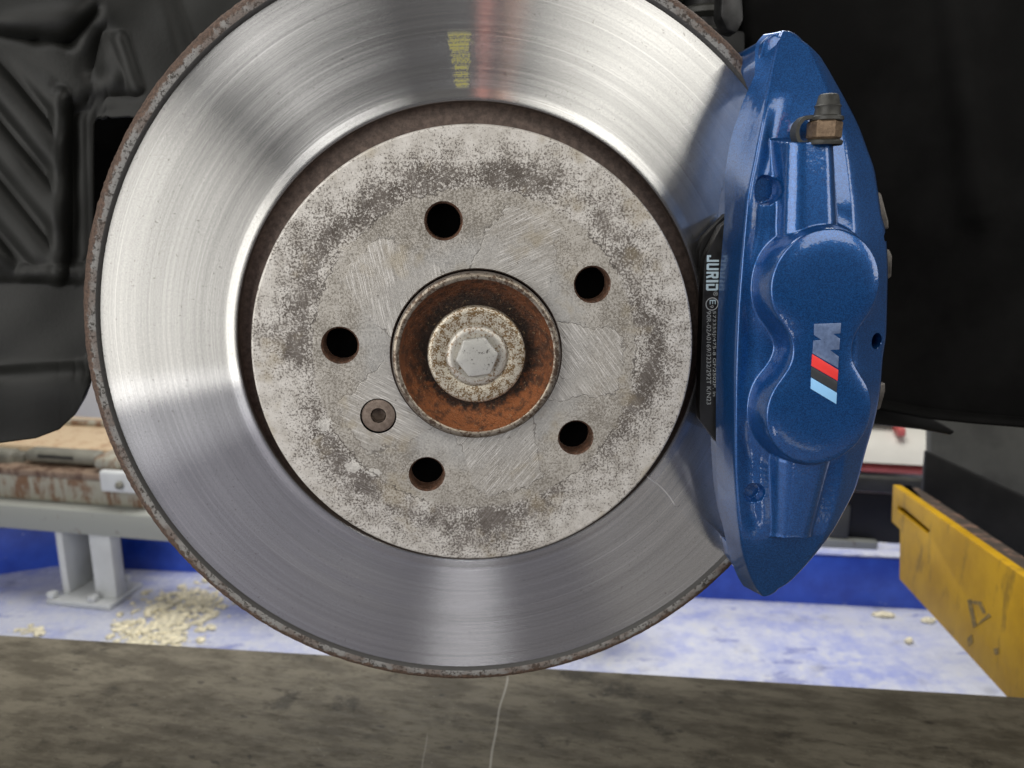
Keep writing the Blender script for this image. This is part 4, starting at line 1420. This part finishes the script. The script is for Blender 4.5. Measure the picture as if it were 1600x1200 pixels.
# ================================================================== brake pad
pad = empty('brake_pad', None, 'black brake pad with white printed lettering between the disc hat and the caliper', 'brake pad')
ZP = -9.0
bpx = [(1160, 322), (1141, 342), (1127, 353), (1107, 391), (1101, 405), (1098, 460), (1096, 540), (1093, 640), (1094, 656), (1122, 694), (1160, 706), (1330, 706), (1330, 322)]
wheel_plate('backing_plate', bpx, ZP, ZP - 6, M['pad'], pad, 0.5)
wheel_plate('friction_lining', [(1166, 345), (1140, 360), (1113, 405), (1104, 460), (1102, 540), (1100, 632), (1126, 676), (1166, 690), (1320, 690), (1320, 345)], ZP - 6.1, ZF + 0.3, M['lining'], pad, 0.3)
wheel_plate('shim', [(1150, 352), (1142, 362), (1140, 372), (1138, 480), (1133, 668), (1140, 690), (1310, 690), (1310, 352)], ZP + 1.2, ZP + 0.05, M['pad'], pad, 0.3)
# spring wire and guide plate at the top of the pad
wheel_plate('pad_guide', [(1092, 392), (1098, 372), (1118, 350), (1146, 322), (1150, 336), (1124, 356), (1104, 392), (1099, 420), (1092, 420)], ZP - 8, ZP - 13, M['tray'], pad, 1.0)


def text2d(body):
    cu = bpy.data.curves.new('t', 'FONT')
    cu.body = body
    cu.resolution_u = 3
    ob = bpy.data.objects.new('t', cu)
    COL.objects.link(ob)
    dg = bpy.context.evaluated_depsgraph_get()
    m_ = bpy.data.meshes.new_from_object(ob.evaluated_get(dg))
    bpy.data.objects.remove(ob)
    bpy.data.curves.remove(cu)
    vv = np.array([tuple(p.co)[:2] for p in m_.vertices])
    ff = [tuple(p.vertices) for p in m_.polygons]
    bpy.data.meshes.remove(m_)
    return vv, ff


def print_text(body, px, py0, py1, hgt_px, mat, thick=0.0):
    """lettering printed on the pad: reads downwards, tops of the letters to the right"""
    vv, ff = text2d(body)
    lo, hi = vv.min(0), vv.max(0)
    a, b = at(px, py0, ZP), at(px, py1, ZP)
    slx = (b[0] - a[0]) / (b[1] - a[1])
    hh = hgt_px / 3.66
    out = []
    for p in vv:
        s = (p[0] - lo[0]) / (hi[0] - lo[0])
        t = (p[1] - lo[1]) / (hi[1] - lo[1])
        y = a[1] + (b[1] - a[1]) * s
        out.append(W(a[0] + (y - a[1]) * slx - hh / 2 + hh * t, y, ZP + 0.04))
    me_ = mesh('lettering', out, ff)
    return link('lettering', me_, mat, pad)


# bold condensed maker's name: letters drawn as strokes
def stroke_word():
    S = 0.30                                            # stroke width relative to the letter box
    L = {'J': [[(0, .35), (0, 0), (1, 0), (1, 1), (1 - S, 1), (1 - S, .2), (S, .2), (S, .35)]],
         'U': [[(0, 1), (0, .12), (.12, 0), (.88, 0), (1, .12), (1, 1), (1 - S, 1), (1 - S, .2), (S, .2), (S, 1)]],
         'R': [[(0, 0), (S, 0), (S, 1), (0, 1)], [(S, .8), (1 - S, .8), (1 - S, .6), (S, .6), (S, .4), (.45, .4), (.68, 0), (1, 0), (.8, .42), (1, .55), (1, .9), (.88, 1), (S, 1)]],
         'I': [[(0, 0), (1, 0), (1, 1), (0, 1)]],
         'D': [[(0, 0), (.85, 0), (1, .12), (1, .88), (.85, 1), (0, 1), (0, .8), (1 - S, .8), (1 - S, .2), (S, .2), (S, .7), (0, .7)]]}
    x = 0
    out = []
    for ch in 'JURID':
        wd = 0.36 if ch == 'I' else 1.0
        for lp in L[ch]:
            out.append([(x + a * wd, b) for a, b in lp])
        x += wd + 0.22
    return out, x - 0.22


loops, wtot = stroke_word()
a, b = at(1114, 398.5, ZP), at(1112.5, 454, ZP)
hh = 19.5 / 3.66
verts, faces = [], []
for lp in loops:
    vs, fs = fill2d(lp, [])
    bb = len(verts)
    for p in vs:
        s = p[0] / wtot
        verts.append(W(a[0] + (b[0] - a[0]) * s - hh / 2 + hh * p[1], a[1] + (b[1] - a[1]) * s, ZP + 0.04))
    faces += [tuple(bb + i for i in t) for t in fs]
link('lettering', mesh('lettering', verts, faces), M['print_blue'], pad)
print_text('\u00ae', 1118, 455.5, 462.5, 7.5, M['print_grey'])
print_text('E', 1113.5, 468.5, 475.5, 9.5, M['print_blue'])
print_text('9', 1112, 477, 481, 6, M['print_grey'])
cc = at(1112.5, 475, ZP)
v, f = [], []
for i in range(48):
    t_ = 2 * math.pi * i / 48
    for r_ in (2.45, 2.85):
        v.append(W(cc[0] + r_ * math.cos(t_), cc[1] + r_ * math.sin(t_), ZP + 0.04))
for i in range(48):
    j = (i + 1) % 48
    f.append((2 * i, 2 * j, 2 * j + 1, 2 * i + 1))
link('lettering', mesh('lettering', v, f), M['print_grey'], pad)
print_text('573355J/475-8 GF/2502P. in', 1115.5, 486, 619, 6.6, M['print_grey'])
print_text('90R-02A0169/3232/292T K/N23', 1107.5, 486, 632, 7.2, M['print_grey'])
